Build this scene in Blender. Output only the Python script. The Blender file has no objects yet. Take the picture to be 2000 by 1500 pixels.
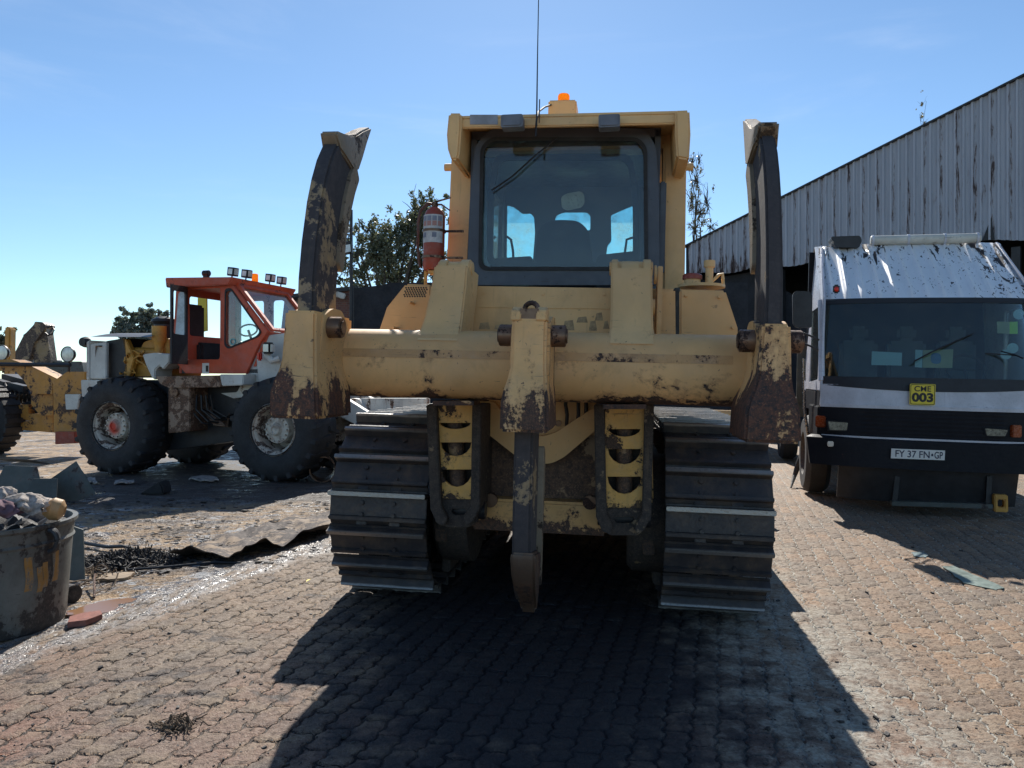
import bpy, bmesh, math, random
import numpy as np
from mathutils import Vector, Matrix, Euler
from mathutils.geometry import tessellate_polygon
random.seed(7)
S = bpy.context.scene
COL = S.collection
R = math.radians
PI = math.pi
F_PX = 1502.0; CAM_H = 1.5; HOR = 740.0

# ------------------------------------------------------------------ frames
class Frame:
    """a local frame; at() meets the sight line of a photo pixel with a local plane"""
    def __init__(s, loc, rot=(0, 0, 0)):
        s.loc = Vector(loc); s.rot = rot
        s.M = Matrix.Translation(s.loc) @ Euler(rot).to_matrix().to_4x4()
        s.I = s.M.inverted()
    def at(s, px, py, x=None, y=None, z=None):
        o = s.I @ Vector((0, 0, CAM_H))
        d = s.I.to_3x3() @ Vector(((px-1000)/F_PX, 1, -(py-HOR)/F_PX))
        if y is not None: t = (y-o.y)/d.y
        elif x is not None: t = (x-o.x)/d.x
        else: t = (z-o.z)/d.z
        return o + d*t
    def xz(s, px, py, y): p = s.at(px, py, y=y); return (p.x, p.z)
    def poly(s, pts, y): return [s.xz(a, b, y) for a, b in pts]
W = Frame((0, 0, 0))
def gz(x, y):
    a = abs(x); w = 1.0 if a < 1.8 else max(0.0, 1-(a-1.8)/1.4)
    w = w*w*(3-2*w)
    f = 1.0 if y < 8 else max(0.0, 1-(y-8)/3)
    return -0.0245*x*w*f
def G(px, py):
    z = 0
    for _ in range(4):
        p = W.at(px, py, z=z); z = gz(p.x, p.y)
    return Vector((p.x, p.y, z))

# ------------------------------------------------------------------ mesh builder
class MB:
    def __init__(s): s.v = []; s.f = []
    def add(s, vs, fs):
        n = len(s.v); s.v += [tuple(v) for v in vs]; s.f += [tuple(i+n for i in f) for f in fs]; return s
    def box(s, x0, x1, y0, y1, z0, z1, M=None):
        vs = [Vector((x, y, z)) for x in (x0, x1) for y in (y0, y1) for z in (z0, z1)]
        if M is not None: vs = [M @ v for v in vs]
        return s.add(vs, [(0,1,3,2),(4,6,7,5),(0,4,5,1),(2,3,7,6),(0,2,6,4),(1,5,7,3)])
    def obox(s, c, size, rot=(0,0,0)):
        M = Matrix.Translation(c) @ Euler(rot).to_matrix().to_4x4(); a, b, h = [q/2 for q in size]
        return s.box(-a, a, -b, b, -h, h, M)
    def plate(s, outer, holes, a, b, axis='y'):
        loops = [list(outer)] + [list(h) for h in holes]
        def P(u, v, t): return (u, t, v) if axis == 'y' else ((t, u, v) if axis == 'x' else (u, v, t))
        tris = tessellate_polygon([[Vector((u, v, 0)) for u, v in L] for L in loops])
        flat = [p for L in loops for p in L]; n = len(flat)
        vs = [P(u, v, a) for u, v in flat] + [P(u, v, b) for u, v in flat]
        fs = [tuple(t) for t in tris] + [tuple(n+i for i in reversed(t)) for t in tris]
        o = 0
        for L in loops:
            m = len(L)
            for i in range(m): j = (i+1) % m; fs.append((o+i, o+j, n+o+j, n+o+i))
            o += m
        return s.add(vs, fs)
    def loft(s, rings, cap=True):
        m = len(rings[0]); vs = [p for r in rings for p in r]; fs = []
        for k in range(len(rings)-1):
            for i in range(m):
                j = (i+1) % m; fs.append((k*m+i, k*m+j, (k+1)*m+j, (k+1)*m+i))
        if cap: fs.append(tuple(range(m))); fs.append(tuple((len(rings)-1)*m+i for i in reversed(range(m))))
        return s.add(vs, fs)
    def tube(s, path, r, n=8, cap=True):
        path = [Vector(p) for p in path]; rr = r if isinstance(r, (list, tuple)) else [r]*len(path)
        rings = []; up = None
        for k, p in enumerate(path):
            t = (path[min(k+1, len(path)-1)] - path[max(k-1, 0)]).normalized()
            if up is None: up = Vector((0,0,1)) if abs(t.z) < .9 else Vector((1,0,0))
            a = t.cross(up).normalized(); b = t.cross(a).normalized(); up = -b if False else up
            if abs(t.dot(up)) > .95: up = a
            rings.append([p + a*rr[k]*math.cos(2*PI*i/n) + b*rr[k]*math.sin(2*PI*i/n) for i in range(n)])
        return s.loft(rings, cap)
    def cyl(s, p0, p1, r, r1=None, n=24): return s.tube([p0, p1], [r, r if r1 is None else r1], n)
    def lathe(s, prof, c=(0,0,0), axis='z', n=32, cap=False):
        rings = []
        for k in range(n):
            a = 2*PI*k/n; ring = []
            for r, h in prof:
                p = {'z': (r*math.cos(a), r*math.sin(a), h), 'y': (r*math.cos(a), h, r*math.sin(a)), 'x': (h, r*math.cos(a), r*math.sin(a))}[axis]
                ring.append((p[0]+c[0], p[1]+c[1], p[2]+c[2]))
            rings.append(ring)
        m = len(prof); vs = [p for r in rings for p in r]; fs = []
        for k in range(n):
            for i in range(m-1): fs.append((k*m+i, k*m+i+1, ((k+1) % n)*m+i+1, ((k+1) % n)*m+i))
        return s.add(vs, fs)
    def ball(s, c, r, n=12, m=8):
        rx, ry, rz = (r, r, r) if not isinstance(r, (tuple, list)) else r
        vs = []; fs = []
        for j in range(m+1):
            th = PI*j/m
            for i in range(n):
                ph = 2*PI*i/n; vs.append((c[0]+rx*math.sin(th)*math.cos(ph), c[1]+ry*math.sin(th)*math.sin(ph), c[2]+rz*math.cos(th)))
        for j in range(m):
            for i in range(n): fs.append((j*n+i, j*n+(i+1) % n, (j+1)*n+(i+1) % n, (j+1)*n+i))
        return s.add(vs, fs)
    def grid(s, fn, nu, nv):
        vs = [fn(i/nu, j/nv) for j in range(nv+1) for i in range(nu+1)]
        return s.add(vs, [(j*(nu+1)+i, j*(nu+1)+i+1, (j+1)*(nu+1)+i+1, (j+1)*(nu+1)+i) for j in range(nv) for i in range(nu)])
    def shell(s, fn, nu, nv, th):
        s.grid(fn, nu, nv); 
        def f2(u, v): p = fn(u, v); return (p[0], p[1]+th, p[2])
        s.grid(f2, nu, nv)
        for e in (lambda t, w: (t, w), lambda t, w: (w, t)):
            for w in (0, 1):
                s.grid(lambda a, b: (lambda q: (fn(*q) if b < .5 else f2(*q)))(e(a, w)), nu if e(0, 1) == (0, 1) else nv, 1)
        return s
    def mesh(s, name, bevel=0, smooth=True, angle=32):
        me = bpy.data.meshes.new(name); me.from_pydata(s.v, [], s.f)
        bm = bmesh.new(); bm.from_mesh(me)
        bmesh.ops.remove_doubles(bm, verts=bm.verts, dist=1e-5)
        bmesh.ops.recalc_face_normals(bm, faces=bm.faces)
        if bevel:
            es = [e for e in bm.edges if len(e.link_faces) == 2 and e.calc_face_angle(0) > R(28)]
            try: bmesh.ops.bevel(bm, geom=es, offset=bevel, segments=2, affect='EDGES', clamp_overlap=True)
            except Exception: pass
        bm.to_mesh(me); bm.free()
        if smooth:
            me.shade_smooth(); me.set_sharp_from_angle(angle=R(angle))
        return me
    def build(s, name, mat, parent=None, bevel=0, smooth=True, angle=32, label=None):
        me = s.mesh(name, bevel, smooth, angle); o = bpy.data.objects.new(name, me); COL.objects.link(o)
        me.materials.append(mat)
        if parent is not None: o.parent = parent
        if label: o['label'] = label
        return o
def rnd(pts, r, n=4):
    """round the corners of a polygon"""
    out = []; m = len(pts)
    for i in range(m):
        a, b, c = Vector(pts[i-1]), Vector(pts[i]), Vector(pts[(i+1) % m])
        u = (a-b); v = (c-b); k = min(r, u.length*.45, v.length*.45); p = b+u.normalized()*k; q = b+v.normalized()*k
        for j in range(n+1):
            t = j/n; out.append(tuple(p*(1-t)**2 + b*2*t*(1-t) + q*t*t))
    return out
def rect(x0, x1, z0, z1): return [(x0, z0), (x1, z0), (x1, z1), (x0, z1)]
def tag(o, label=None, cat=None, group=None, kind=None):
    for k, v in (('label', label), ('category', cat), ('group', group), ('kind', kind)):
        if v: o[k] = v
    return o
def thing(name, label, cat, fr=None, loc=(0,0,0), rot=(0,0,0), group=None):
    o = bpy.data.objects.new(name, None); COL.objects.link(o); o.empty_display_size = .2
    o.location = fr.loc if fr else loc; o.rotation_euler = fr.rot if fr else rot
    return tag(o, label, cat, group)
def copy_part(o, parent, loc=None, rot=None):
    c = o.copy(); COL.objects.link(c); c.parent = parent
    if loc is not None: c.location = loc
    if rot is not None: c.rotation_euler = rot
    return c
def text_part(body, name, mat, parent, center, width, height, y, depth=.002, rotz=0, bold=0.0):
    cu = bpy.data.curves.new(name, 'FONT'); cu.body = body; cu.size = 1; cu.extrude = 0; cu.offset = bold
    cu.align_x = 'CENTER'; cu.align_y = 'CENTER'
    t = bpy.data.objects.new(name, cu); COL.objects.link(t)
    dg = bpy.context.evaluated_depsgraph_get(); me = bpy.data.meshes.new_from_object(t.evaluated_get(dg))
    bpy.data.objects.remove(t)
    co = np.empty(len(me.vertices)*3); me.vertices.foreach_get('co', co); co = co.reshape(-1, 3)
    lo = co.min(0); hi = co.max(0); c = (lo+hi)/2; co = (co-c)
    co[:, 0] *= width/(hi[0]-lo[0]); co[:, 1] *= height/(hi[1]-lo[1])
    new = np.stack([co[:, 0]+center[0], np.full(len(co), y), co[:, 1]+center[1]], 1)
    me.vertices.foreach_set('co', new.ravel()); me.update(); me.materials.clear(); me.materials.append(mat)
    o = bpy.data.objects.new(name, me); COL.objects.link(o); o.parent = parent
    return o

# ------------------------------------------------------------------ materials
class NT:
    def __init__(s, name):
        s.m = bpy.data.materials.new(name); s.m.use_nodes = True; s.t = s.m.node_tree; s.t.nodes.clear()
        s.out = s.n('ShaderNodeOutputMaterial'); s.tc = s.n('ShaderNodeTexCoord')
    def n(s, k, **kw):
        x = s.t.nodes.new(k)
        for a, b in kw.items(): setattr(x, a, b)
        return x
    def set(s, sock, v):
        if hasattr(v, 'is_linked') or isinstance(v, bpy.types.NodeSocket): s.t.links.new(v, sock)
        else: sock.default_value = v
    def math(s, op, a, b=None, c=None, clamp=False):
        x = s.n('ShaderNodeMath', operation=op, use_clamp=clamp); s.set(x.inputs[0], a)
        if b is not None: s.set(x.inputs[1], b)
        if c is not None: s.set(x.inputs[2], c)
        return x.outputs[0]
    def ramp(s, v, a, b, lo=0., hi=1.):
        x = s.n('ShaderNodeMapRange', interpolation_type='SMOOTHSTEP'); s.set(x.inputs[0], v)
        for i, q in enumerate((a, b, lo, hi)): s.set(x.inputs[i+1], q)
        return x.outputs[0]
    def mix(s, f, a, b, mode='MIX'):
        x = s.n('ShaderNodeMix', data_type='RGBA', blend_type=mode); s.set(x.inputs[0], f)
        s.set(x.inputs[6], a if not isinstance(a, tuple) else (*a[:3], 1)); s.set(x.inputs[7], b if not isinstance(b, tuple) else (*b[:3], 1))
        return x.outputs[2]
    def coord(s, scale=(1,1,1), rotz=0, loc=(0,0,0), src='Object'):
        x = s.n('ShaderNodeMapping'); s.set(x.inputs[0], s.tc.outputs[src]); x.inputs['Scale'].default_value = scale
        x.inputs['Rotation'].default_value = (0, 0, rotz); x.inputs['Location'].default_value = loc
        return x.outputs[0]
    def noise(s, vec, scale, detail=4, rough=.55, dist=0.):
        x = s.n('ShaderNodeTexNoise'); s.set(x.inputs['Vector'], vec); x.inputs['Scale'].default_value = scale
        x.inputs['Detail'].default_value = detail; x.inputs['Roughness'].default_value = rough; x.inputs['Distortion'].default_value = dist
        return x.outputs[0]
    def vor(s, vec, scale, feature='F1', out=0):
        x = s.n('ShaderNodeTexVoronoi', feature=feature); s.set(x.inputs['Vector'], vec); x.inputs['Scale'].default_value = scale
        return x.outputs[out]
    def sep(s, vec):
        x = s.n('ShaderNodeSeparateXYZ'); s.set(x.inputs[0], vec); return x.outputs
    def bump(s, h, strength=.3, dist=.01, normal=None):
        x = s.n('ShaderNodeBump'); s.set(x.inputs['Height'], h); x.inputs['Strength'].default_value = strength; x.inputs['Distance'].default_value = dist
        if normal is not None: s.set(x.inputs['Normal'], normal)
        return x.outputs[0]
    def bsdf(s, col, rough=.6, metal=0., normal=None, spec=.5, **kw):
        x = s.n('ShaderNodeBsdfPrincipled'); s.set(x.inputs['Base Color'], col if not isinstance(col, tuple) else (*col[:3], 1))
        s.set(x.inputs['Roughness'], rough); s.set(x.inputs['Metallic'], metal); s.set(x.inputs['Specular IOR Level'], spec)
        if normal is not None: s.set(x.inputs['Normal'], normal)
        for k, v in kw.items(): s.set(x.inputs[k], v)
        s.t.links.new(x.outputs[0], s.out.inputs[0]); return x

def worn(name, base, rust=.35, rustcol=(.10, .045, .025), scale=3., rough=.5, zr=None, streak=False, var=.25, dirt=.3, dark=(.035,.03,.028), metal=0., seed=0., chips=.5, zamp=.34, fleck=.6, spec=.5):
    """weathered paint: tone drift, dust, chips and rust; zr=(z_clean, z_rusty) adds rust towards one end of the part"""
    m = NT(name); c = m.coord(loc=(seed, seed*1.7, seed*.6)); cs = m.coord(scale=(1, 1, .22), loc=(seed, 0, seed)) if streak else c
    n1 = m.noise(c, scale*.5, 6, .6); n2 = m.noise(cs, scale, 9, .66, .3); n3 = m.noise(c, scale*9, 6, .7); n4 = m.noise(c, scale*30, 3, .6)
    v = m.ramp(n1, .3, .72, 1-var, 1+var*.4)
    col = m.mix(1., base, m.n('ShaderNodeCombineColor').outputs[0], 'MULTIPLY')
    cc = m.t.nodes[-1]
    comb = [x for x in m.t.nodes if x.bl_idname == 'ShaderNodeCombineColor'][0]
    for i in range(3): m.set(comb.inputs[i], v)
    # dust film
    dn = m.ramp(m.noise(c, scale*1.7, 8, .65), .42, .75, 0, dirt)
    dustc = tuple(min(1, a*.55+.12) for a in base)
    col = m.mix(dn, col, dustc)
    grime = m.ramp(m.noise(cs, scale*.8, 10, .7, .6), .55, .72, 0, dirt*1.3)
    col = m.mix(grime, col, tuple(a*.35+b*.5 for a, b in zip(base, dark)))
    th = .68-rust*.28
    f = m.math('ADD', m.math('MULTIPLY', n2, .75), m.math('MULTIPLY', n3, .25))
    if zr:
        z = m.sep(m.tc.outputs['Object'])[2]
        f = m.math('ADD', f, m.ramp(z, zr[0], zr[1], 0, zamp))
    rm = m.ramp(f, th, th+.02)
    halo = m.ramp(f, th-.05, th, 0, .35)
    rc = m.mix(m.ramp(n3, .35, .65), rustcol, dark); rc = m.mix(m.ramp(n4, .5, .75, 0, fleck), rc, tuple(q*2.6 for q in rustcol))
    col = m.mix(halo, col, tuple(q*1.8 for q in rustcol)); col = m.mix(rm, col, rc)
    run = m.ramp(m.noise(m.coord(scale=(1, 1, .07), loc=(seed+3, 0, 0)), 26, 5, .7), .56, .72, 0, .38); col = m.mix(m.math('MULTIPLY', run, m.ramp(n1, .4, .6)), col, tuple(q*.45+.02 for q in base))
    scr = m.math('MULTIPLY', m.ramp(m.noise(m.coord(scale=(.18, 1, 3.2), loc=(0, seed, 1)), 34, 3, .6, .8), .64, .67), m.ramp(m.noise(c, 2.3, 3, .5), .5, .6)); col = m.mix(m.math('MULTIPLY', scr, chips), col, tuple(q*.5+.03 for q in rustcol))
    ch = m.ramp(m.noise(c, scale*14, 3, .5, 1.), .70, .72, 0, chips); col = m.mix(ch, col, dark)
    rg = m.math('ADD', m.math('MULTIPLY', rm, .75-rough if rough < .75 else 0), m.ramp(n3, .3, .7, rough-.08, rough+.12))
    h = m.math('SUBTRACT', m.math('MULTIPLY', n4, .15), m.math('MULTIPLY', rm, m.math('ADD', .5, n4)))
    m.bsdf(col, rg, metal, m.bump(h, .35, .004), spec=spec); return m.m

def plain(name, col, rough=.5, metal=0., var=.3, scale=6., bump=.15, **kw):
    m = NT(name); c = m.coord(); n = m.noise(c, scale, 8, .65); n2 = m.noise(c, scale*8, 4, .6)
    cc = m.mix(m.ramp(n, .3, .7), tuple(a*(1-var) for a in col), tuple(min(1, a*(1+var*.6)) for a in col))
    m.bsdf(cc, m.ramp(n2, .3, .7, max(0.02, rough-.1), min(1, rough+.12)), metal, m.bump(n2, bump, .003), **kw); return m.m

def glass(name, tint=(.55,.8,.85), dirt=.15, refl=.9):
    m = NT(name); c = m.coord()
    tr = m.n('ShaderNodeBsdfTransparent'); tr.inputs[0].default_value = (*tint, 1)
    gl = m.n('ShaderNodeBsdfGlossy'); gl.inputs['Roughness'].default_value = .03; gl.inputs[0].default_value = (refl, refl, refl, 1)
    fr = m.n('ShaderNodeFresnel'); fr.inputs[0].default_value = 1.5
    mx = m.n('ShaderNodeMixShader'); m.t.links.new(fr.outputs[0], mx.inputs[0]); m.t.links.new(tr.outputs[0], mx.inputs[1]); m.t.links.new(gl.outputs[0], mx.inputs[2])
    df = m.n('ShaderNodeBsdfDiffuse'); df.inputs[0].default_value = (.35, .34, .3, 1)
    tl = m.n('ShaderNodeBsdfTranslucent'); tl.inputs[0].default_value = (.3, .3, .28, 1)
    ad = m.n('ShaderNodeAddShader'); m.t.links.new(df.outputs[0], ad.inputs[0]); m.t.links.new(tl.outputs[0], ad.inputs[1])
    m2 = m.n('ShaderNodeMixShader'); m.set(m2.inputs[0], m.ramp(m.noise(c, 9, 10, .7), .35, .8, dirt*.3, dirt))
    m.t.links.new(mx.outputs[0], m2.inputs[1]); m.t.links.new(ad.outputs[0], m2.inputs[2]); m.t.links.new(m2.outputs[0], m.out.inputs[0])
    return m.m

YEL = (.81, .475, .19)
M = {}
M['yel'] = worn('yellow_paint', YEL, .16, scale=2.2, dirt=.3, var=.2, chips=.5)
M['beam'] = worn('beam_paint', (.83, .485, .20), .30, scale=2.6, zr=(1.46, 1.34), zamp=.2, dirt=.35, var=.25, chips=.7, seed=3)
M['pocket'] = worn('pocket_paint', (.83, .485, .195), .38, scale=3.6, streak=True, zr=(1.62, 1.34), zamp=.15, rustcol=(.13,.05,.025), dirt=.3, chips=.8, seed=5)
M['pocket2'] = worn('pocket_paint_worn', (.83, .485, .195), .48, scale=5.0, streak=True, zr=(1.55, 1.30), zamp=.10, rustcol=(.12,.055,.03), dirt=.35, chips=.9, seed=9)
M['shank'] = worn('shank_steel', (.46, .31, .15), .93, scale=2.0, rustcol=(.060,.050,.050), dark=(.050,.045,.048), dirt=.3, rough=.45, seed=2.6, fleck=.15)
M['tooth'] = worn('tooth_steel', (.34, .27, .19), .50, scale=5, rustcol=(.13,.085,.05), rough=.5, metal=.3, seed=4)
M['pin'] = worn('pin_steel', (.22, .13, .08), .6, scale=9, rustcol=(.10,.05,.035), rough=.4, metal=.5)
M['lower'] = worn('lower_paint', (.78, .44, .11), .46, scale=7, zr=(.85, .55), zamp=.25, rustcol=(.09,.05,.03), dirt=.4, chips=.9, seed=8)
M['panel'] = worn('rusty_rear_panel', (.42, .26, .12), .85, scale=3.2, rustcol=(.15,.085,.05), dark=(.07,.05,.042), dirt=.4, seed=14)
M['lower2'] = worn('cross_paint', (.76, .44, .16), .42, scale=5, zr=(.64, .50), zamp=.2, rustcol=(.12,.06,.035), dirt=.3)
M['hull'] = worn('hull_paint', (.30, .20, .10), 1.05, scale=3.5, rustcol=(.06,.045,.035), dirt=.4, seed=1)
M['blackm'] = plain('black_metal', (.022, .022, .025), .5, var=.4)
M['cabdark'] = worn('cab_flare_grey', (.065, .075, .098), .08, scale=2, rustcol=(.08,.05,.03), dirt=.25, rough=.45)  # blue-grey veil of lens flare put into the dark paint colour
M['rubber'] = plain('rubber', (.028, .028, .03), .75, var=.35, scale=5, bump=.4)
M['seat'] = plain('seat_cloth', (.022, .022, .026), .9)
M['hose'] = plain('hose_rubber', (.018, .018, .02), .45)
M['glass'] = glass('tinted_glass', (.66, 1.0, 1.0), .45)
M['glassc'] = glass('clear_glass', (.85, .92, .93), .08)
M['glassd'] = glass('windscreen_glass', (.80, .90, .88), .05)
M['mirror'] = plain('mirror_silver', (.8, .8, .78), .08, 1., var=.03, bump=0)
M['chrome'] = plain('chrome', (.7, .7, .72), .2, 1., var=.1)
M['lamp'] = plain('lamp_glass', (.65, .66, .62), .15, .2)
M['red'] = worn('loader_red', (.60, .095, .038), .26, scale=3, dirt=.5, rustcol=(.10,.04,.03), chips=.5)
M['redext'] = worn('extinguisher_red', (.34, .05, .025), .15, scale=8, dirt=.5, rough=.4)
M['white'] = worn('white_paint', (.62, .62, .58), .40, scale=4, rustcol=(.16,.08,.045), dirt=.35, streak=True, chips=.8)
M['rustbox'] = worn('rusty_plate', (.33, .22, .15), .75, scale=6, rustcol=(.17,.08,.04), dirt=.4)
M['oyel'] = worn('orange_yellow_paint', (.60, .30, .05), .25, scale=4, rustcol=(.10,.05,.03), dirt=.4)
M['gyel'] = worn('grader_yellow', (.56, .26, .045), .55, scale=3, rustcol=(.11,.055,.03), dirt=.45)
M['orange'] = plain('orange_lens', (.9, .28, .02), .15, 0, var=.1)
M['redlens'] = plain('red_lens', (.65, .03, .015), .2)
M['amber'] = plain('amber_lens', (.28, .05, .012), .25)
M['plate'] = plain('plate_white', (.72, .72, .68), .4, var=.08)
M['ink'] = plain('ink_black', (.012, .012, .015), .5)
M['inkb'] = plain('plate_blue_ink', (.03, .035, .07), .5)
M['signy'] = plain('sign_yellow', (.78, .62, .04), .45, var=.06)
M['paper'] = plain('paper_pale_blue', (.45, .60, .68), .8, var=.05)
M['card'] = plain('card_tan', (.42, .40, .27), .8, var=.1)
M['green'] = plain('sticker_green', (.45, .75, .05), .5, var=.05)
M['truckd'] = worn('truck_dark_paint', (.008, .009, .014), .02, scale=4, dirt=.02, rough=.5, spec=.18, chips=.1)
M['truckw'] = worn('truck_grey_white', (.56, .57, .62), .05, scale=5, rustcol=(.05,.03,.025), dirt=.15, rough=.3)
M['rags'] = plain('rag_white', (.40, .35, .31), .9, var=.6, scale=14, bump=.6)
M['ragp'] = plain('rag_mauve', (.16, .09, .11), .95, var=.4, scale=14, bump=.6)
M['tan'] = plain('tan_leather', (.45, .27, .12), .5, var=.45, scale=7, bump=.4)
M['wood'] = plain('weathered_wood', (.30, .22, .14), .8, var=.4, scale=12, bump=.5)
M['brickred'] = plain('red_brick', (.26, .10, .075), .85, var=.3, scale=20, bump=.6)
M['cloth'] = plain('shade_cloth', (.018, .02, .026), .8, var=.4, scale=2.5)
M['greyw'] = plain('grey_cladding', (.16, .18, .21), .6)
M['stick'] = plain('dry_sticks', (.16, .11, .07), .9, var=.5)
M['pile'] = plain('black_swarf', (.035, .03, .028), .7, var=.6, scale=20, bump=.6)
M['scrap'] = worn('scrap_steel', (.075, .085, .075), .35, scale=3, rustcol=(.08,.05,.04), dirt=.4, rough=.55)
M['leaf1'] = None

def splatter():
    m = NT('white_roof_paint'); c = m.coord()
    big = m.noise(m.coord(scale=(1, .6, .6)), 3.2, 8, .6, .8); fine = m.noise(m.coord(scale=(1, .5, .45)), 26, 3, .5, 1.2); fin2 = m.noise(c, 60, 2, .5)
    x = m.sep(m.tc.outputs['Object']); side = m.ramp(x[0], .2, 1.0, 0, .11); sl = m.ramp(x[0], -.8, -1.2, 0, .03)
    drip = m.noise(m.coord(scale=(1, .25, .14), loc=(4, 0, 2)), 13, 5, .65, .4); zt_ = m.ramp(m.sep(m.tc.outputs['Object'])[2], 2.5, 3.15, 0, .17)
    df = m.ramp(m.math('ADD', m.math('ADD', drip, zt_), m.math('MULTIPLY', side, .8)), .735, .75)
    f = m.math('MAXIMUM', m.ramp(m.math('ADD', big, side), .69, .70), m.ramp(m.math('ADD', m.math('ADD', fine, m.math('MULTIPLY', side, .6)), sl), .655, .68))
    f = m.math('MAXIMUM', f, df)
    col = m.mix(m.ramp(big, .3, .7, 0, .3), (.80, .80, .80), (.58, .58, .58)); col = m.mix(f, col, (.035, .028, .028))
    m.bsdf(col, m.ramp(f, 0, 1, .32, .7), 0, m.bump(f, -.4, .004)); return m.m
M['splat'] = splatter()
def shoe_mat():
    m = NT('track_steel'); c = m.coord(); z = m.sep(m.tc.outputs['Object'])[2]
    info = m.n('ShaderNodeObjectInfo'); off = m.n('ShaderNodeVectorMath', operation='ADD'); m.set(off.inputs[0], c)
    cx = m.n('ShaderNodeCombineXYZ'); m.set(cx.inputs[0], m.math('MULTIPLY', info.outputs['Random'], 40)); m.set(off.inputs[1], cx.outputs[0]); c = off.outputs[0]
    n = m.noise(c, 7, 8, .65); n2 = m.noise(c, 45, 5, .6)
    col = m.mix(m.ramp(n, .35, .65), (.030, .028, .031), (.060, .048, .043)); col = m.mix(m.ramp(n, .52, .62, 0, .7), col, (.085, .062, .046))
    wear = m.math('MULTIPLY', m.ramp(m.math('ADD', z, m.math('MULTIPLY', n, .02)), .052, .066), m.ramp(n2, .25, .5, .5, 1))
    col = m.mix(wear, col, (.30, .28, .26))
    m.bsdf(col, m.math('SUBTRACT', m.ramp(n2, .3, .7, .42, .62), m.math('MULTIPLY', wear, .15)), m.math('MULTIPLY', wear, .8), m.bump(m.math('ADD', n2, n), .4, .006)); return m.m
M['shoe'] = shoe_mat()
def corr_mat():
    m = NT('corrugated_sheet'); xyz = m.sep(m.tc.outputs['Object'])
    st = m.noise(m.coord(scale=(1, 1, .05)), 7, 6, .7); st2 = m.noise(m.coord(scale=(1, 1, .12), loc=(3, 0, 1)), 15, 5, .75, .2)
    zz = m.math('ADD', m.ramp(xyz[2], 0, 5, .11, 0), m.math('MULTIPLY', m.ramp(xyz[0], 4.2, 1.0, 0, .16), m.ramp(xyz[2], 6.0, 4.9)))
    big = m.noise(m.coord(), .55, 3, .5)
    rib = m.math('ABSOLUTE', m.math('SUBTRACT', m.math('FRACT', m.math('DIVIDE', xyz[0], .4)), .5))
    near = m.ramp(rib, .34, .46, -.06, .07)
    f = m.math('ADD', m.math('ADD', st2, zz), m.math('ADD', near, m.math('MULTIPLY', m.math('SUBTRACT', big, .5), .35)))
    col = m.mix(m.ramp(st, .3, .7), (.34, .365, .42), (.43, .455, .51)); col = m.mix(m.ramp(f, .53, .62, 0, .6), col, (.17, .11, .09))
    col = m.mix(m.ramp(f, .62, .65), col, (.055, .032, .03))
    m.bsdf(col, .55, 0., m.bump(st, .15, .01)); return m.m
M['corr'] = corr_mat()
def brick_mat():
    m = NT('brick_wall'); b = m.n('ShaderNodeTexBrick'); v = m.coord(); x = m.sep(v); cv = m.n('ShaderNodeCombineXYZ')
    m.set(cv.inputs[0], m.math('ADD', x[0], x[1])); m.set(cv.inputs[1], x[2]); m.set(b.inputs['Vector'], cv.outputs[0])
    b.inputs['Scale'].default_value = 4.5; b.inputs['Color1'].default_value = (.20,.085,.06,1); b.inputs['Color2'].default_value = (.13,.06,.05,1); b.inputs['Mortar'].default_value = (.16,.13,.11,1)
    m.bsdf(b.outputs[0], .85); return m.m
M['brick'] = brick_mat()
def leaf_mat(name, a, b, trans=.35):
    m = NT(name); c = m.coord(); n = m.noise(c, 1.3, 4, .6); n2 = m.noise(c, 12, 2, .5)
    col = m.mix(m.ramp(m.math('ADD', m.math('MULTIPLY', n, .6), m.math('MULTIPLY', n2, .4)), .38, .62), a, b)
    p = m.bsdf(col, .45); tl = m.n('ShaderNodeBsdfTranslucent'); m.set(tl.inputs[0], m.mix(.5, col, (.16, .18, .04)))
    mx = m.n('ShaderNodeMixShader'); mx.inputs[0].default_value = trans; m.t.links.new(p.outputs[0], mx.inputs[1]); m.t.links.new(tl.outputs[0], mx.inputs[2]); m.t.links.new(mx.outputs[0], m.out.inputs[0])
    return m.m
M['leaf1'] = leaf_mat('tree_leaves', (.08, .10, .07), (.22, .23, .15), .35)
M['leaf2'] = leaf_mat('far_tree_leaves', (.12, .16, .15), (.20, .24, .21), .3)
M['leaf3'] = leaf_mat('autumn_leaves', (.13, .11, .06), (.22, .16, .08), .35)
M['bark'] = plain('bark', (.09, .075, .06), .9, var=.4, scale=12, bump=.5)

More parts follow.
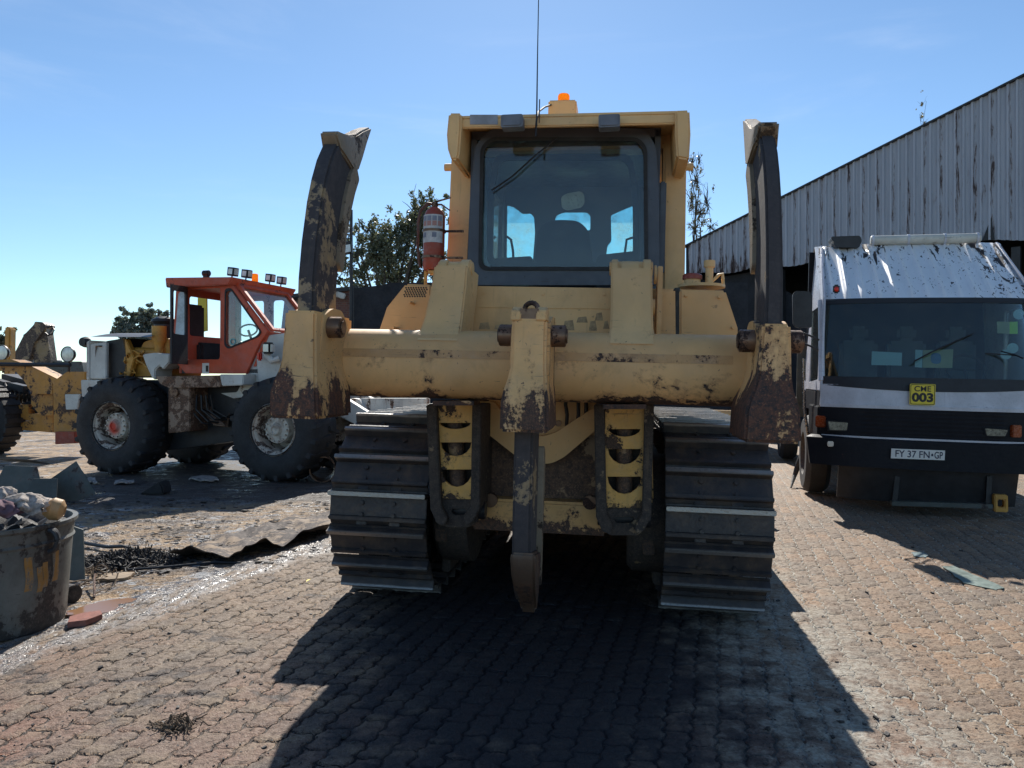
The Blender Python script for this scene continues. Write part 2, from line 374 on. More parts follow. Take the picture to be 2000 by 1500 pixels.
def ground_mat():
    m = NT('paving_ground'); P = m.tc.outputs['Object']; xyz = m.sep(P); X, Y = xyz[0], xyz[1]
    add = lambda *q: q[0] if len(q) == 1 else m.math('ADD', q[0], add(*q[1:])); mul = lambda *q: q[0] if len(q) == 1 else m.math('MULTIPLY', q[0], mul(*q[1:])); sub = lambda p_, q: m.math('SUBTRACT', p_, q)
    a = R(15)
    U = add(mul(X, math.sin(a)), mul(Y, math.cos(a))); V = sub(mul(X, math.cos(a)), mul(Y, math.sin(a)))
    big = m.noise(P, .9, 4, .6); mid = m.noise(P, 5, 5, .65); fine = m.noise(P, 38, 5, .75); grit = m.noise(P, 150, 2, .6); crack = m.noise(P, 17, 6, .7, .6)
    w1 = mul(sub(m.noise(P, 4, 3, .5), .5), .05); w2 = mul(sub(m.noise(m.coord(loc=(5, 3, 0)), 5, 3, .5), .5), .05)
    r1 = mul(sub(m.noise(P, 28, 4, .6), .5), .016); r2 = mul(sub(m.noise(m.coord(loc=(2, 9, 0)), 28, 4, .6), .5), .016)
    V2 = add(V, w1, r1, mul(m.math('SINE', mul(U, 2*PI/.102)), .008)); U2 = add(U, w2, r2, mul(m.math('SINE', mul(V, 2*PI/.115)), .009))
    cv = m.n('ShaderNodeCombineXYZ'); m.set(cv.inputs[0], U2); m.set(cv.inputs[1], V2)
    def brk(ms, sm):
        b = m.n('ShaderNodeTexBrick'); b.offset = .5; m.set(b.inputs['Vector'], cv.outputs[0]); b.inputs['Scale'].default_value = 1
        b.inputs['Brick Width'].default_value = .205; b.inputs['Row Height'].default_value = .115; b.inputs['Mortar Size'].default_value = ms; b.inputs['Mortar Smooth'].default_value = sm
        b.inputs['Color1'].default_value = (0, 0, 0, 1); b.inputs['Color2'].default_value = (1, 1, 1, 1); b.inputs['Mortar'].default_value = (.5, .5, .5, 1); return b
    b = brk(.009, .7); b2 = brk(.034, 1.)
    filled = m.ramp(m.noise(m.coord(loc=(1, 4, 0)), 1.4, 6, .7), .38, .55, .5, 1.)
    mort = mul(m.ramp(add(b.outputs['Fac'], mul(sub(crack, .5), 1.3)), .25, .8), filled)
    tone = m.sep(b.outputs['Color'])[0]
    red = m.ramp(add(Y, mul(big, 2.5)), 3.8, 6.5)
    c1 = m.mix(red, (.225, .108, .072), (.225, .148, .088)); c1 = m.mix(m.ramp(X, .8, 2.6), c1, (.30, .175, .092))
    brick = m.mix(mul(tone, .75), c1, (.135, .10, .072)); brick = m.mix(m.ramp(big, .42, .62, 0, .40), brick, (.145, .125, .10))
    brick = m.mix(m.ramp(mid, .45, .66, 0, .5), brick, (.24, .175, .11)); brick = m.mix(m.ramp(fine, .50, .64, 0, .75), brick, (.060, .042, .034))
    brick = m.mix(m.ramp(grit, .56, .70, 0, .6), brick, (.42, .34, .26)); brick = m.mix(m.ramp(crack, .60, .70, 0, .8), brick, (.06, .045, .04))
    jr = m.ramp(X, .6, 1.8)
    cem_r = mul(m.ramp(m.math('ABSOLUTE', sub(X, add(1.4, mul(sub(Y, 3), .10)))), .85, .1), m.ramp(add(mul(mid, .6), mul(crack, .4)), .42, .56))
    joint = m.mix(jr, (.022, .017, .015), (.40, .38, .33)); joint = m.mix(m.ramp(crack, .46, .58, 0, .85), joint, (.07, .055, .045))
    col = m.mix(mort, brick, joint); col = m.mix(mul(cem_r, m.ramp(fine, .35, .6, .9, .35)), col, (.40, .38, .32))
    # oil stain widened and darkened to paint in the machine's cast shadow
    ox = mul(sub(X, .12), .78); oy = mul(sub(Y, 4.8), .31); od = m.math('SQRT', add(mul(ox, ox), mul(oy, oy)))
    oil_shade = m.ramp(add(od, mul(sub(mid, .5), 1.2)), 1.08, .55, 0, .94); col = m.mix(oil_shade, col, (.014, .014, .018))
    # bare earth left of the slurry line
    d0 = sub(mul(sub(X, -2.78), .935), mul(sub(Y, 4.17), .355))
    dn = add(d0, mul(sub(m.noise(P, 2.2, 5, .68), .5), .55)); dirtf = m.ramp(dn, .02, -.10)
    n5 = m.noise(m.coord(scale=(.5, 1.3, 1)), 1.6, 7, .75, .8); n6 = m.noise(m.coord(scale=(.8, 1.1, 1), loc=(7, 1, 0)), 6, 6, .78, .5)
    dirt = m.mix(m.ramp(n5, .38, .62), (.37, .25, .14), (.20, .135, .08)); dirt = m.mix(m.ramp(fine, .5, .66, 0, .75), dirt, (.10, .072, .055))
    dirt = m.mix(m.ramp(n6, .525, .58, 0, .9), dirt, (.06, .048, .042)); dirt = m.mix(m.ramp(n5, .545, .59, 0, .85), dirt, (.06, .047, .042)); dirt = m.mix(m.ramp(grit, .58, .7, 0, .5), dirt, (.40, .33, .25))
    dirt = m.mix(m.ramp(m.noise(P, 3.1, 6, .74, 1.), .565, .60, 0, .9), dirt, (.36, .36, .36))
    oil = m.ramp(add(Y, mul(big, 1.5)), 9.4, 10.4, 0, .9); oil = mul(oil, m.ramp(X, -7.2, -6.2), m.ramp(X, .5, -.5)); dirt = m.mix(oil, dirt, (.055, .048, .045))
    col = m.mix(dirtf, col, dirt)
    sl1 = m.noise(m.coord(rotz=-.3, scale=(1, .35, 1)), 9, 6, .8)
    band = mul(m.ramp(m.math('ABSOLUTE', sub(dn, .06)), .34, .14), m.ramp(sl1, .42, .54), m.ramp(Y, 13, 10))
    patch = mul(dirtf, m.ramp(m.noise(m.coord(scale=(.6, 1.6, 1), loc=(2, 0, 0)), 1.9, 6, .78), .545, .59), m.ramp(Y, 12, 9))
    band = m.math('MAXIMUM', band, patch)
    col = m.mix(mul(band, m.ramp(fine, .35, .6, .85, .25)), col, (.26, .27, .285)); col = m.mix(mul(band, m.ramp(crack, .55, .62, 0, .8)), col, (.045, .042, .042))
    st = m.ramp(m.noise(P, 1.7, 7, .75, .5), .545, .62, 0, .85); col = m.mix(mul(st, sub(1, mul(jr, .7))), col, (.05, .040, .036))
    h = add(mul(sub(1, b2.outputs['Fac']), .0035), mul(tone, .008), mul(mort, -.011))
    cover = m.math('MAXIMUM', dirtf, mul(cem_r, .45)); h = mul(h, sub(1, cover))
    h = add(h, mul(fine, .010), mul(grit, .003), mul(crack, .009), mul(mid, .010))
    h = add(h, mul(mul(sub(n5, .5), dirtf), .09), mul(mul(sub(n6, .5), dirtf), .04), mul(band, sub(sl1, .4), .02))
    far = m.ramp(Y, 14, 9); h = mul(sub(h, .020), far)
    rg = sub(m.ramp(fine, .3, .7, .62, .9), add(mul(band, .50), mul(oil_shade, .1), mul(dirtf, m.ramp(n6, .525, .58, 0, .42))))
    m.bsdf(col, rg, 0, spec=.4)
    dp = m.n('ShaderNodeDisplacement'); m.set(dp.inputs['Height'], h); dp.inputs['Midlevel'].default_value = 0; dp.inputs['Scale'].default_value = 1
    m.t.links.new(dp.outputs[0], m.out.inputs['Displacement']); m.m.displacement_method = 'BOTH'
    return m.m
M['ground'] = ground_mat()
def puddle_mat():
    m = NT('muddy_water'); m.bsdf((.26, .14, .07), .10, 0, m.bump(m.noise(m.coord(), 20, 2), .05, .002), spec=.22); return m.m
M['puddle'] = puddle_mat()

# ------------------------------------------------------------------ world, sun, camera
w = bpy.data.worlds.new('World'); S.world = w; w.use_nodes = True; nt = w.node_tree
bg = nt.nodes['Background']; sky = nt.nodes.new('ShaderNodeTexSky'); sky.sky_type = 'NISHITA'; sky.sun_disc = False
SUN_EL, SUN_AZ = 37.8, 1.0
sky.sun_elevation = R(SUN_EL); sky.sun_rotation = R(SUN_AZ); sky.altitude = 1500; sky.air_density = 1.0; sky.dust_density = .25; sky.ozone_density = 1.7
tc = nt.nodes.new('ShaderNodeTexCoord'); mp = nt.nodes.new('ShaderNodeMapping'); mp.inputs['Scale'].default_value = (1.2, 1.2, 7.5); mp.inputs['Rotation'].default_value = (0, .12, 0)
nz = nt.nodes.new('ShaderNodeTexNoise'); nz.inputs['Scale'].default_value = 1.7; nz.inputs['Detail'].default_value = 9; nz.inputs['Roughness'].default_value = .6; nz.inputs['Distortion'].default_value = .5
mr = nt.nodes.new('ShaderNodeMapRange'); mr.interpolation_type = 'SMOOTHSTEP'; mr.inputs[1].default_value = .50; mr.inputs[2].default_value = 1.0; mr.inputs[4].default_value = .35
mx = nt.nodes.new('ShaderNodeMix'); mx.data_type = 'RGBA'; mx.inputs[7].default_value = (7.5, 8.0, 8.8, 1)
nt.links.new(tc.outputs['Generated'], mp.inputs[0]); nt.links.new(mp.outputs[0], nz.inputs['Vector']); nt.links.new(nz.outputs[0], mr.inputs[0])
tn = nt.nodes.new('ShaderNodeMix'); tn.data_type = 'RGBA'; tn.blend_type = 'MULTIPLY'; tn.inputs[0].default_value = 1; tn.inputs[7].default_value = (.86, 1.0, 1.05, 1)
nt.links.new(sky.outputs[0], tn.inputs[6]); nt.links.new(mr.outputs[0], mx.inputs[0]); nt.links.new(tn.outputs[2], mx.inputs[6]); nt.links.new(mx.outputs[2], bg.inputs[0])
bg.inputs[1].default_value = .098
sl = bpy.data.lights.new('sun', 'SUN'); sl.energy = 5.0; sl.angle = R(.5); sl.color = (1, .95, .87)
so = bpy.data.objects.new('sun', sl); COL.objects.link(so)
e, z_ = R(SUN_EL), R(SUN_AZ); sd = Vector((math.cos(e)*math.sin(z_), math.cos(e)*math.cos(z_), math.sin(e)))
so.rotation_euler = sd.to_track_quat('Z', 'Y').to_euler()
cam = bpy.data.cameras.new('camera'); co_ = bpy.data.objects.new('camera', cam); COL.objects.link(co_); S.camera = co_
cam.sensor_width = 36; cam.lens = 36*F_PX/2000; cam.shift_y = -(750-HOR)/2000; cam.clip_end = 3000; cam.clip_start = .05
co_.location = (0, 0, CAM_H); co_.rotation_euler = (PI/2, 0, 0)
S.view_settings.view_transform = 'Standard'; S.view_settings.look = 'None'; S.view_settings.exposure = .5; S.view_settings.gamma = 1

# ------------------------------------------------------------------ ground
def axis_pts(lo, hi, fine_lo, fine_hi, step):
    a = list(np.arange(fine_lo, fine_hi+1e-6, step)); d = step; x = fine_lo
    while x > lo: d *= 1.35; x = max(lo, x-d); a.insert(0, x)
    d = step; x = fine_hi
    while x < hi: d *= 1.35; x = min(hi, x+d); a.append(x)
    return a
gx = axis_pts(-600, 600, -4.2, 4.6, .011)
gy = [2.55]
while gy[-1] < 9: gy.append(gy[-1]+.0028*gy[-1])
gy = axis_pts(-40, 2.54, 2.3, 2.54, .1)[:-1]+gy; d_ = .03
while gy[-1] < 1500: d_ *= 1.08; gy.append(gy[-1]+d_)
GX, GY = np.meshgrid(np.array(gx), np.array(gy)); A_ = np.abs(GX); w_ = np.clip(1-(A_-1.8)/1.4, 0, 1); w_ = w_*w_*(3-2*w_)
GZ = -0.0245*GX*w_*np.clip(1-(GY-8)/3, 0, 1)
ny_, nx_ = GX.shape; me = bpy.data.meshes.new('ground'); me.vertices.add(nx_*ny_)
me.vertices.foreach_set('co', np.stack([GX, GY, GZ], -1).ravel().astype(np.float32))
I_ = np.arange(nx_*ny_).reshape(ny_, nx_); q_ = np.stack([I_[:-1, :-1], I_[:-1, 1:], I_[1:, 1:], I_[1:, :-1]], -1).reshape(-1, 4)
me.loops.add(q_.size); me.loops.foreach_set('vertex_index', q_.ravel().astype(np.int32)); me.polygons.add(len(q_)); me.polygons.foreach_set('loop_start', (np.arange(len(q_))*4).astype(np.int32))
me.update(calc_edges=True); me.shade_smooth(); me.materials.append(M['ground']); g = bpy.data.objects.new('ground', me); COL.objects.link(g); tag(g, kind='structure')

# puddle
def puddle(name, c, a, b, rz, seed):
    random.seed(seed); pts = []
    for i in range(44):
        t = 2*PI*i/44; k = 1+.16*math.sin(3*t+seed)+random.uniform(-.07, .07)
        x = a*k*math.cos(t); y = b*k*math.sin(t); pts.append((c.x+x*math.cos(rz)-y*math.sin(rz), c.y+x*math.sin(rz)+y*math.cos(rz)))
    o = MB().plate(pts, [], c.z-.008, c.z+.002, 'z').build(name, M['puddle']); tag(o, kind='structure')
puddle('puddle_water', G(228, 1184), .27, .15, .35, 3)
puddle('puddle_water', G(352, 1088), .13, .12, .3, 8)

# ================================================================== BULLDOZER
FD = Frame((.19, 4.72, gz(.19, 4.7)), (0, R(1.4), R(-8)))
D = FD
dz = thing('bulldozer', 'worn yellow crawler bulldozer seen from behind with two ripper shanks pointing up', 'bulldozer', FD)
# --- tracks
Rt = .56; zc = .61; yr = .62; Lt = 2.9; n_sh = 41
per = 2*Lt+2*PI*Rt
def track_pos(s):
    s %= per
    if s < Lt: return yr+s, zc+Rt, 0.0             # top run, moving forward; normal up
    s -= Lt
    if s < PI*Rt: a = s/Rt; return yr+Lt+Rt*math.sin(a), zc+Rt*math.cos(a), a
    s -= PI*Rt
    if s < Lt: return yr+Lt-s, zc-Rt, PI
    s -= Lt; a = PI+s/Rt; return yr+Rt*math.sin(a), zc+Rt*math.cos(a), a
sh = MB(); hw = .32
sh.box(-hw, hw, -.088, .104, -.016, 0)
sh.loft([[(x, -.088, -.002), (x, -.088, -.018), (x, -.124, -.050), (x, -.130, -.038)] for x in (-hw, hw)])
sh.loft([[(x, .056, -.002), (x, .094, -.002), (x, .090, .062), (x, .063, .062)] for x in (-hw, hw)])
sh.loft([[(x, -.096, -.010), (x, -.062, -.002), (x, -.068, .026), (x, -.092, .024)] for x in (-hw, hw)])
for bx in (-.14, .14):
    for by in (-.055, .02): sh.cyl((bx*.75, by, 0), (bx*.75, by, .016), .017, n=6)
for bx in (-.11, .11): sh.box(bx-.035, bx+.035, -.125, -.088, -.06, -.012)
shoe_me = sh.mesh('track_shoe', .004); shoe_me.materials.append(M['shoe'])
for sgn in (-1, 1):
    cx = 1.045 if sgn > 0 else -1.085; b = MB()
    # chain: stadium ring, sprocket, idler, roller frame
    outer = [(lambda p: (p[0]+0, p[1]))(track_pos(per*k/60)) for k in range(60)]
    ring = []; inner = []
    for k in range(60):
        y, z, a = track_pos(per*k/60); ny, nz = math.sin(a), math.cos(a)
        ring.append((y-ny*.022, z-nz*.022)); inner.append((y-ny*.13, z-nz*.13))
    b.plate(ring, [inner], cx-.11, cx-.05, 'x'); b.plate(ring, [inner], cx+.05, cx+.11, 'x')
    tr = b.build('track', M['shoe'], dz)
    for k in range(n_sh):
        y, z, a = track_pos(per*(k+.35)/n_sh)
        o = bpy.data.objects.new('track_shoe', shoe_me); COL.objects.link(o); o.parent = tr
        o.location = (cx+random.uniform(-.003, .003), y, z); o.rotation_euler = (-a+random.uniform(-.012, .012), 0, 0)
    s = MB().lathe([(.0, -.05), (.30, -.05), (.43, -.035), (.43, .035), (.30, .05), (0, .05)], (cx, yr, zc), 'x', 30)
    for k in range(24):
        a = 2*PI*k/24; s.obox((cx, yr+.44*math.cos(a), zc+.44*math.sin(a)), (.05, .07, .05), (a, 0, 0))
    s.build('sprocket', M['blackm'], tr)
    MB().lathe([(0, -.12), (.36, -.12), (.40, -.08), (.40, .12), (0, .12)], (cx-sgn*.42, yr+.04, zc), 'x', 36).build('final_drive', M['hull'], tr, .004)
    MB().box(cx-sgn*.33-.03, cx-sgn*.33+.03, yr, yr+Lt-.2, .12, .95).build('track_guard', M['hull'], tr, .01)
    f = MB().box(cx-.17, cx+.17, yr+.1, yr+Lt-.15, .26, .62).build('track_frame', M['hull'], tr, .02)
    for k in range(7): MB().cyl((cx-.16, yr+.35+k*.37, .21), (cx+.16, yr+.35+k*.37, .21), .115, n=20).build('track_roller', M['blackm'], tr)
    MB().lathe([(0, -.08), (.4, -.06), (.43, 0), (.4, .06), (0, .08)], (cx, yr+Lt, zc), 'x', 30).build('idler_wheel', M['blackm'], tr)
# --- hull between the tracks
zb = D.xz(1050, 1038, .25)[1]; zt = D.xz(1050, 976, .25)[1]
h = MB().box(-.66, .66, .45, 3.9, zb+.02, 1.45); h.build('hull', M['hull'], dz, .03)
x0 = D.xz(938, 1000, .2)[0]; x1 = D.xz(1168, 1000, .2)[0]
MB().box(x0-.06, x1+.06, .20, .46, zb, zt).build('rear_crossmember', M['lower2'], dz, .018)
# V shaped casting
y = .22
vp = [(925, 784), (965, 784), (1003, 838), (1026, 850), (1060, 852), (1085, 845), (1120, 822), (1166, 792), (1166, 838), (1102, 893), (1078, 905), (1030, 908), (1004, 888), (925, 826)]
MB().plate(rnd(D.poly(vp, y), .03), [], y, y+.10).build('cast_yoke', M['yel'], dz, .008)
pp = D.poly([(925, 780), (1170, 780), (1170, 976), (925, 976)], .34)
MB().plate(pp, [], .34, .44).build('rear_plate', M['panel'], dz, .01)
pp = D.poly([(955, 770), (1165, 770), (1165, 850), (955, 850)], .31)
MB().plate(pp, [], .31, .337).build('inner_plate', M['yel'], dz)
hs = MB()
for px, a0 in ((1106, .27), (1128, .26), (1142, .29)):
    q = [D.at(px+random.uniform(-3, 3), py, y=a0-.02*math.sin(k)) for k, py in enumerate((770, 790, 810, 830, 846))]; hs.tube(q, .012, 8)
hs.build('hydraulic_hose', M['hose'], dz)
for px, py in ((1090, 827), (1134, 824)): c = D.at(px, py, y=.28); MB().cyl(c, c+Vector((0, .04, 0)), .02, n=12).build('plug', M['pin'], dz)
for px, py in ((957, 978), (1152, 982)): c = D.at(px, py, y=.17); MB().cyl(c, c+Vector((0, .06, 0)), .045, n=18).build('pivot_cap', M['pin'], dz, .005)

# --- lower ripper arms with scooped steps
def lower_arm(outl, outr, xr, rows, bottom, y0):
    root = MB()
    L = D.poly([(outl[0], 790), (outl[0]+20, 790), (outl[1]+19, bottom-40), (outl[1]+32, bottom-14), (outl[1]+25, bottom), (outl[1]+10, bottom-6), (outl[1]-2, bottom-34)], y0)
    Rr = D.poly([(outr[0]-18, 790), (outr[0], 790), (outr[1], bottom-36), (outr[1]-14, bottom-8), (outr[1]-28, bottom), (outr[1]-33, bottom-14), (outr[1]-18, bottom-42)], y0)
    root.plate(L, [], y0, y0+.42); root.plate(Rr, [], y0, y0+.42)
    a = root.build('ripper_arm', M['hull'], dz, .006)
    for (t, b_, sc) in rows:
        lx, rx = xr[0]+(xr[2]-xr[0])*(t-790)/220, xr[1]+(xr[3]-xr[1])*(t-790)/220
        pts = [(lx, b_), (rx, b_), (rx, t)]
        cx = (lx+rx)/2; w_ = (rx-lx)/2*.80
        for k in range(9):
            q = k/8; ang = PI*q; pts.append((cx+w_*math.cos(ang), t+sc*math.sin(ang)))
        pts.append((lx, t))
        MB().plate(D.poly(pts, y0+.05), [], y0+.05, y0+.075).build('arm_step', M['lower'], a, .002)
    # dark web behind the steps
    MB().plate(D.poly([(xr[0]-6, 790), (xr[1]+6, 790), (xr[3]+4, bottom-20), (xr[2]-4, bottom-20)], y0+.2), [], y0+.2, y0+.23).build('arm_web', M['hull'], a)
    MB().plate(D.poly([(xr[2]-2, rows[-1][1]-1), (xr[3]+2, rows[-1][1]-1), (xr[3]-4, bottom-8), (xr[3]-18, bottom+2), (xr[2]+16, bottom+2), (xr[2]+2, bottom-8)], y0+.06), [rnd(D.poly([(xr[2]+22, bottom-34), (xr[3]-22, bottom-34), (xr[3]-26, bottom-22), (xr[2]+26, bottom-22)], y0+.06), .02)], y0+.06, y0+.2).build('arm_foot', M['hull'], a, .01)
    c = D.at((xr[2]+xr[3])/2, bottom-30, y=y0+.10)
    MB().cyl(c+Vector((-.16, .06, 0)), c+Vector((.16, .06, 0)), .055, n=20).build('arm_pin', M['blackm'], a, .004)
    # lying cylinder body seen through the scoops
    p0 = D.at((xr[0]+xr[1])/2, 800, y=y0+.14); p1 = D.at((xr[2]+xr[3])/2, bottom-40, y=y0+.14)
    MB().cyl(p0, p1, .05, n=20).build('cylinder_rod', M['panel'], a)
lower_arm((832, 842), (940, 937), (850, 925, 858, 934), [(790, 826, 0), (826, 864, 12), (864, 917, 27), (917, 975, 34)], 1028, -.12)
lower_arm((1160, 1166), (1277, 1272), (1182, 1258, 1176, 1262), [(792, 838, 0), (838, 877, 15), (877, 931, 30), (931, 992, 34)], 1044, -.12)
# inner frame posts beside the tracks
for pl in ([(846, 985), (858, 980), (870, 1010), (872, 1058), (850, 1058)], [(1262, 870), (1274, 870), (1278, 1030), (1264, 1030)], [(1252, 1020), (1276, 1020), (1280, 1085), (1256, 1085)]):
    MB().plate(D.poly(pl, .28), [], .28, .44).build('frame_post', M['lower'], dz, .008)

# --- ripper beam
yb = -.38; rb = .195
pl = D.at(665, 708, y=yb-rb); pr = D.at(1450, 728, y=yb-rb)
zb_ = (D.at(1000, 644, y=yb).z + D.at(1000, 787, y=yb-.1).z)/2
B0 = Vector((pl.x-.16, yb, zb_)); B1 = Vector((pr.x+.10, yb, zb_))
def squircle(r, k=5, n=56):
    o = []
    for i in range(n):
        t = 2*PI*i/n; c, s_ = math.cos(t), math.sin(t); q = (abs(c)**k+abs(s_)**k)**(-1/k)
        o.append((r*q*c, r*q*s_))
    return o
sq = squircle(rb, 2.5)
beam = MB().loft([[(x, yb+a, zb_+b) for a, b in sq] for x in np.linspace(B0.x, B1.x, 9)]).build('ripper_beam', M['beam'], dz)
# weld strip along the beam
def strip(u, v):
    ang = R(158+13*v); c, s_ = math.cos(ang), math.sin(ang); q = (abs(c)**2.5+abs(s_)**2.5)**(-1/2.5); r = (rb+.003)*q
    return (B0.x+.15+(B1.x-B0.x-.3)*u, yb+r*c, zb_+r*s_+.0)
M['strip'] = worn('strip_paint', (.66, .37, .15), .34, scale=6, dirt=.5, chips=.9)
MB().grid(strip, 60, 4).build('wear_strip', M['strip'], beam)
MB().plate(D.poly([(845, 783), (925, 783), (925, 792), (845, 792)], -.5), [], -.5, -.3).build('beam_lug', M['beam'], beam)
MB().plate(D.poly([(1178, 790), (1262, 790), (1262, 799), (1178, 799)], -.5), [], -.5, -.3).build('beam_lug', M['beam'], beam)

# --- shank pockets
def pocket(levels, yback, yfront, mat, flare=.06):
    rings = []
    for (py, xl, xr_, dyb) in levels:
        y_ = yback+dyb; a = D.xz(xl, py, y_); b = D.xz(xr_, py, y_); z = (a[1]+b[1])/2
        k = 0.0; yf_ = yfront-.9*max(0, .04-dyb)*1.6
        rings.append([(a[0], y_, z), (b[0], y_, z), (b[0]+k, yf_, z), (a[0]-k, yf_, z)])
    return MB().loft(rings).build('shank_pocket', mat, dz, .014)
def cheek(px0, py0, side, y0, y1, xloc):
    pass
PK = []
PK.append(pocket([(606, 556, 617, .04), (640, 554, 616, .04), (700, 549, 616, .02), (722, 543, 616, 0), (745, 532, 617, -.03), (765, 526, 618, -.05), (818, 524, 620, -.06)], -.98, -.40, M['pocket']))
PK.append(pocket([(622, 1000, 1068, .04), (650, 999, 1067, .04), (716, 997, 1066, .02), (740, 991, 1067, 0), (765, 982, 1068, -.03), (785, 977, 1069, -.05), (845, 975, 1071, -.06)], -.98, -.42, M['pocket2']))
PK.append(pocket([(632, 1490, 1545, .04), (660, 1487, 1546, .04), (730, 1481, 1547, .02), (757, 1473, 1550, 0), (785, 1462, 1559, -.03), (805, 1457, 1564, -.05), (866, 1453, 1567, -.06)], -.98, -.40, M['pocket']))
# cheek plates joining pocket to beam (flared side lobes), upper ears and cross pins
def side_profile(z0, z1):  # y,z outline of a cheek
    h_ = z1-z0
    return rnd([(-.86, z1-.02), (-.74, z1+.03), (-.60, z1+.03), (-.46, z1-.08), (-.30, z1-.13), (-.26, z1-.3), (-.30, z0+.25), (-.48, z0+.06), (-.80, z0+.02), (-.90, z0+.3)], .04)
for k, (pk, pxL, pxR, pyt, pyb) in enumerate(zip(PK, (556, 1000, 1490), (617, 1068, 1545), (606, 622, 632), (818, 845, 866))):
    a = D.xz(pxL, pyt, -.94); b = D.xz(pxR, pyt, -.94); z1 = a[1]; z0 = D.xz(pxL, pyb, -1.04)[1]
    for xs in (a[0]-.012, b[0]-.022):
        MB().plate(side_profile(z0, z1), [], xs, xs+.034, 'x').build('cheek_plate', M['pocket'] if k != 1 else M['pocket2'], pk, .006)
    zp = z1-.075
    for s_, xs in ((-1, a[0]), (1, b[0])):
        if k == 0 and s_ == -1: continue
        pin = MB(); pin.cyl((xs+s_*.005, -.70-.08, zp), (xs+s_*.085, -.70-.08, zp), .056, n=24)
        pin.cyl((xs+s_*.085, -.70-.08, zp), (xs+s_*.093, -.70-.08, zp), .040, n=24)
        pin.build('cross_pin', M['pin'], pk, .004)

# --- shanks
def shank_up(xc, th, z0):
    prof = [(-.90, z0), (-.895, 2.0), (-.865, 2.2), (-.81, 2.42), (-.755, 2.56), (-.69, 2.68), (-.61, 2.78), (-.50, 2.83), (-.37, 2.70), (-.42, 2.56), (-.49, 2.38), (-.54, 2.2), (-.57, 2.0), (-.585, z0)]
    s = MB().plate(prof, [], xc-th/2, xc+th/2, 'x').build('ripper_shank', M['shank'], dz, .012)
    g_ = rnd([(-.60, 2.12), (-.55, 2.07), (-.515, 2.13), (-.50, 2.26), (-.43, 2.44), (-.37, 2.56), (-.30, 2.66), (-.36, 2.74), (-.44, 2.66), (-.52, 2.50), (-.58, 2.32)], .02)
    MB().plate(g_, [], xc-th/2-.02, xc+th/2+.02, 'x').build('shank_guard', M['tooth'], s, .01)
    r = []
    for (y_, z_, hh, ww) in ((-.62, 2.80, .05, .050), (-.58, 2.80, .085, .064), (-.47, 2.79, .125, .066), (-.38, 2.81, .125, .062), (-.28, 2.87, .09, .056), (-.16, 2.965, .05, .050), (-.04, 3.05, .012, .046)):
        d = Vector((0, -.62, .78)).normalized()
        c = Vector((xc, y_, z_))
        r.append([c+Vector((-ww, 0, 0))-d*hh, c+Vector((ww, 0, 0))-d*hh, c+Vector((ww*.86, 0, 0))+d*hh*.75, c+Vector((-ww*.86, 0, 0))+d*hh*.75])
    MB().loft(r).build('ripper_tooth', M['tooth'], s, .012)
    return s
def shx(pl_, pr_, py, y_): a = D.xz(pl_, py, y_)[0]; b = D.xz(pr_, py, y_)[0]; return (a+b)/2, b-a
c0, t0 = shx(580, 613, 560, -.90); c2, t2 = shx(1497, 1530, 560, -.90)
shank_up(c0, t0, 1.5); shank_up(c2, t2, 1.5)
c1, t1 = shx(1003, 1040, 900, -.90)
zt_ = D.at(1020, 1185, y=-.62).z
zc_ = D.at(1035, 622, y=-.9).z
prof = [(-.90, zc_-.05), (-.90, .80), (-.885, .62), (-.84, .48), (-.78, .40), (-.66, .32), (-.60, .50), (-.60, zc_-.05)]
s1 = MB().plate(prof, [], c1-t1/2, c1+t1/2, 'x').build('ripper_shank', M['shank'], dz, .012)
MB().plate(rnd([(-.62, 1.15), (-.56, 1.13), (-.53, 1.05), (-.55, .70), (-.57, .42), (-.62, .40)], .015), [], c1-t1/2+.0, c1+t1/2+.03, 'x').build('shank_guard', M['tooth'], s1, .008)
r = []
for (y_, z_, hy, ww) in ((-.78, .62, .13, .060), (-.77, .585, .145, .064), (-.745, .49, .14, .060), (-.70, .40, .11, .054), (-.64, .32, .06, .048), (-.60, .26, .012, .044)):
    c = Vector((c1+.012, y_, z_)); r.append([c+Vector((-ww, -hy, .02)), c+Vector((ww, -hy, .02)), c+Vector((ww, hy, -.02)), c+Vector((-ww, hy, -.02))])
MB().loft(r).build('ripper_tooth', worn('tooth_dark', (.12, .075, .05), .6, scale=5, rough=.5, metal=.2), s1, .012)
# lifting eye and lugs above the centre pocket
zc_ = D.at(1035, 622, y=-.9).z
lug = MB()
for px in (1010, 1059):
    a = D.at(px, 620, y=-.88); lug.plate([(-.94, a.z-.02), (-.78, a.z-.02), (-.80, a.z+.045), (-.86, a.z+.055), (-.92, a.z+.03)], [], a.x-.026, a.x+.026, 'x')
lug.build('pocket_lug', M['pocket2'], PK[1], .005)
a = D.at(1036, 612, y=-.86); MB().box(a.x-.055, a.x+.055, -.92, -.74, a.z-.06, a.z+.02).build('shank_top', M['pin'], s1, .008)
pts = [(a.x+.036*math.cos(t), -.83-.02*math.cos(t), a.z+.022+.034*math.sin(t)) for t in np.linspace(-.4, PI+.4, 12)]
MB().tube(pts, .013, 8).build('lifting_eye', M['pin'], s1)

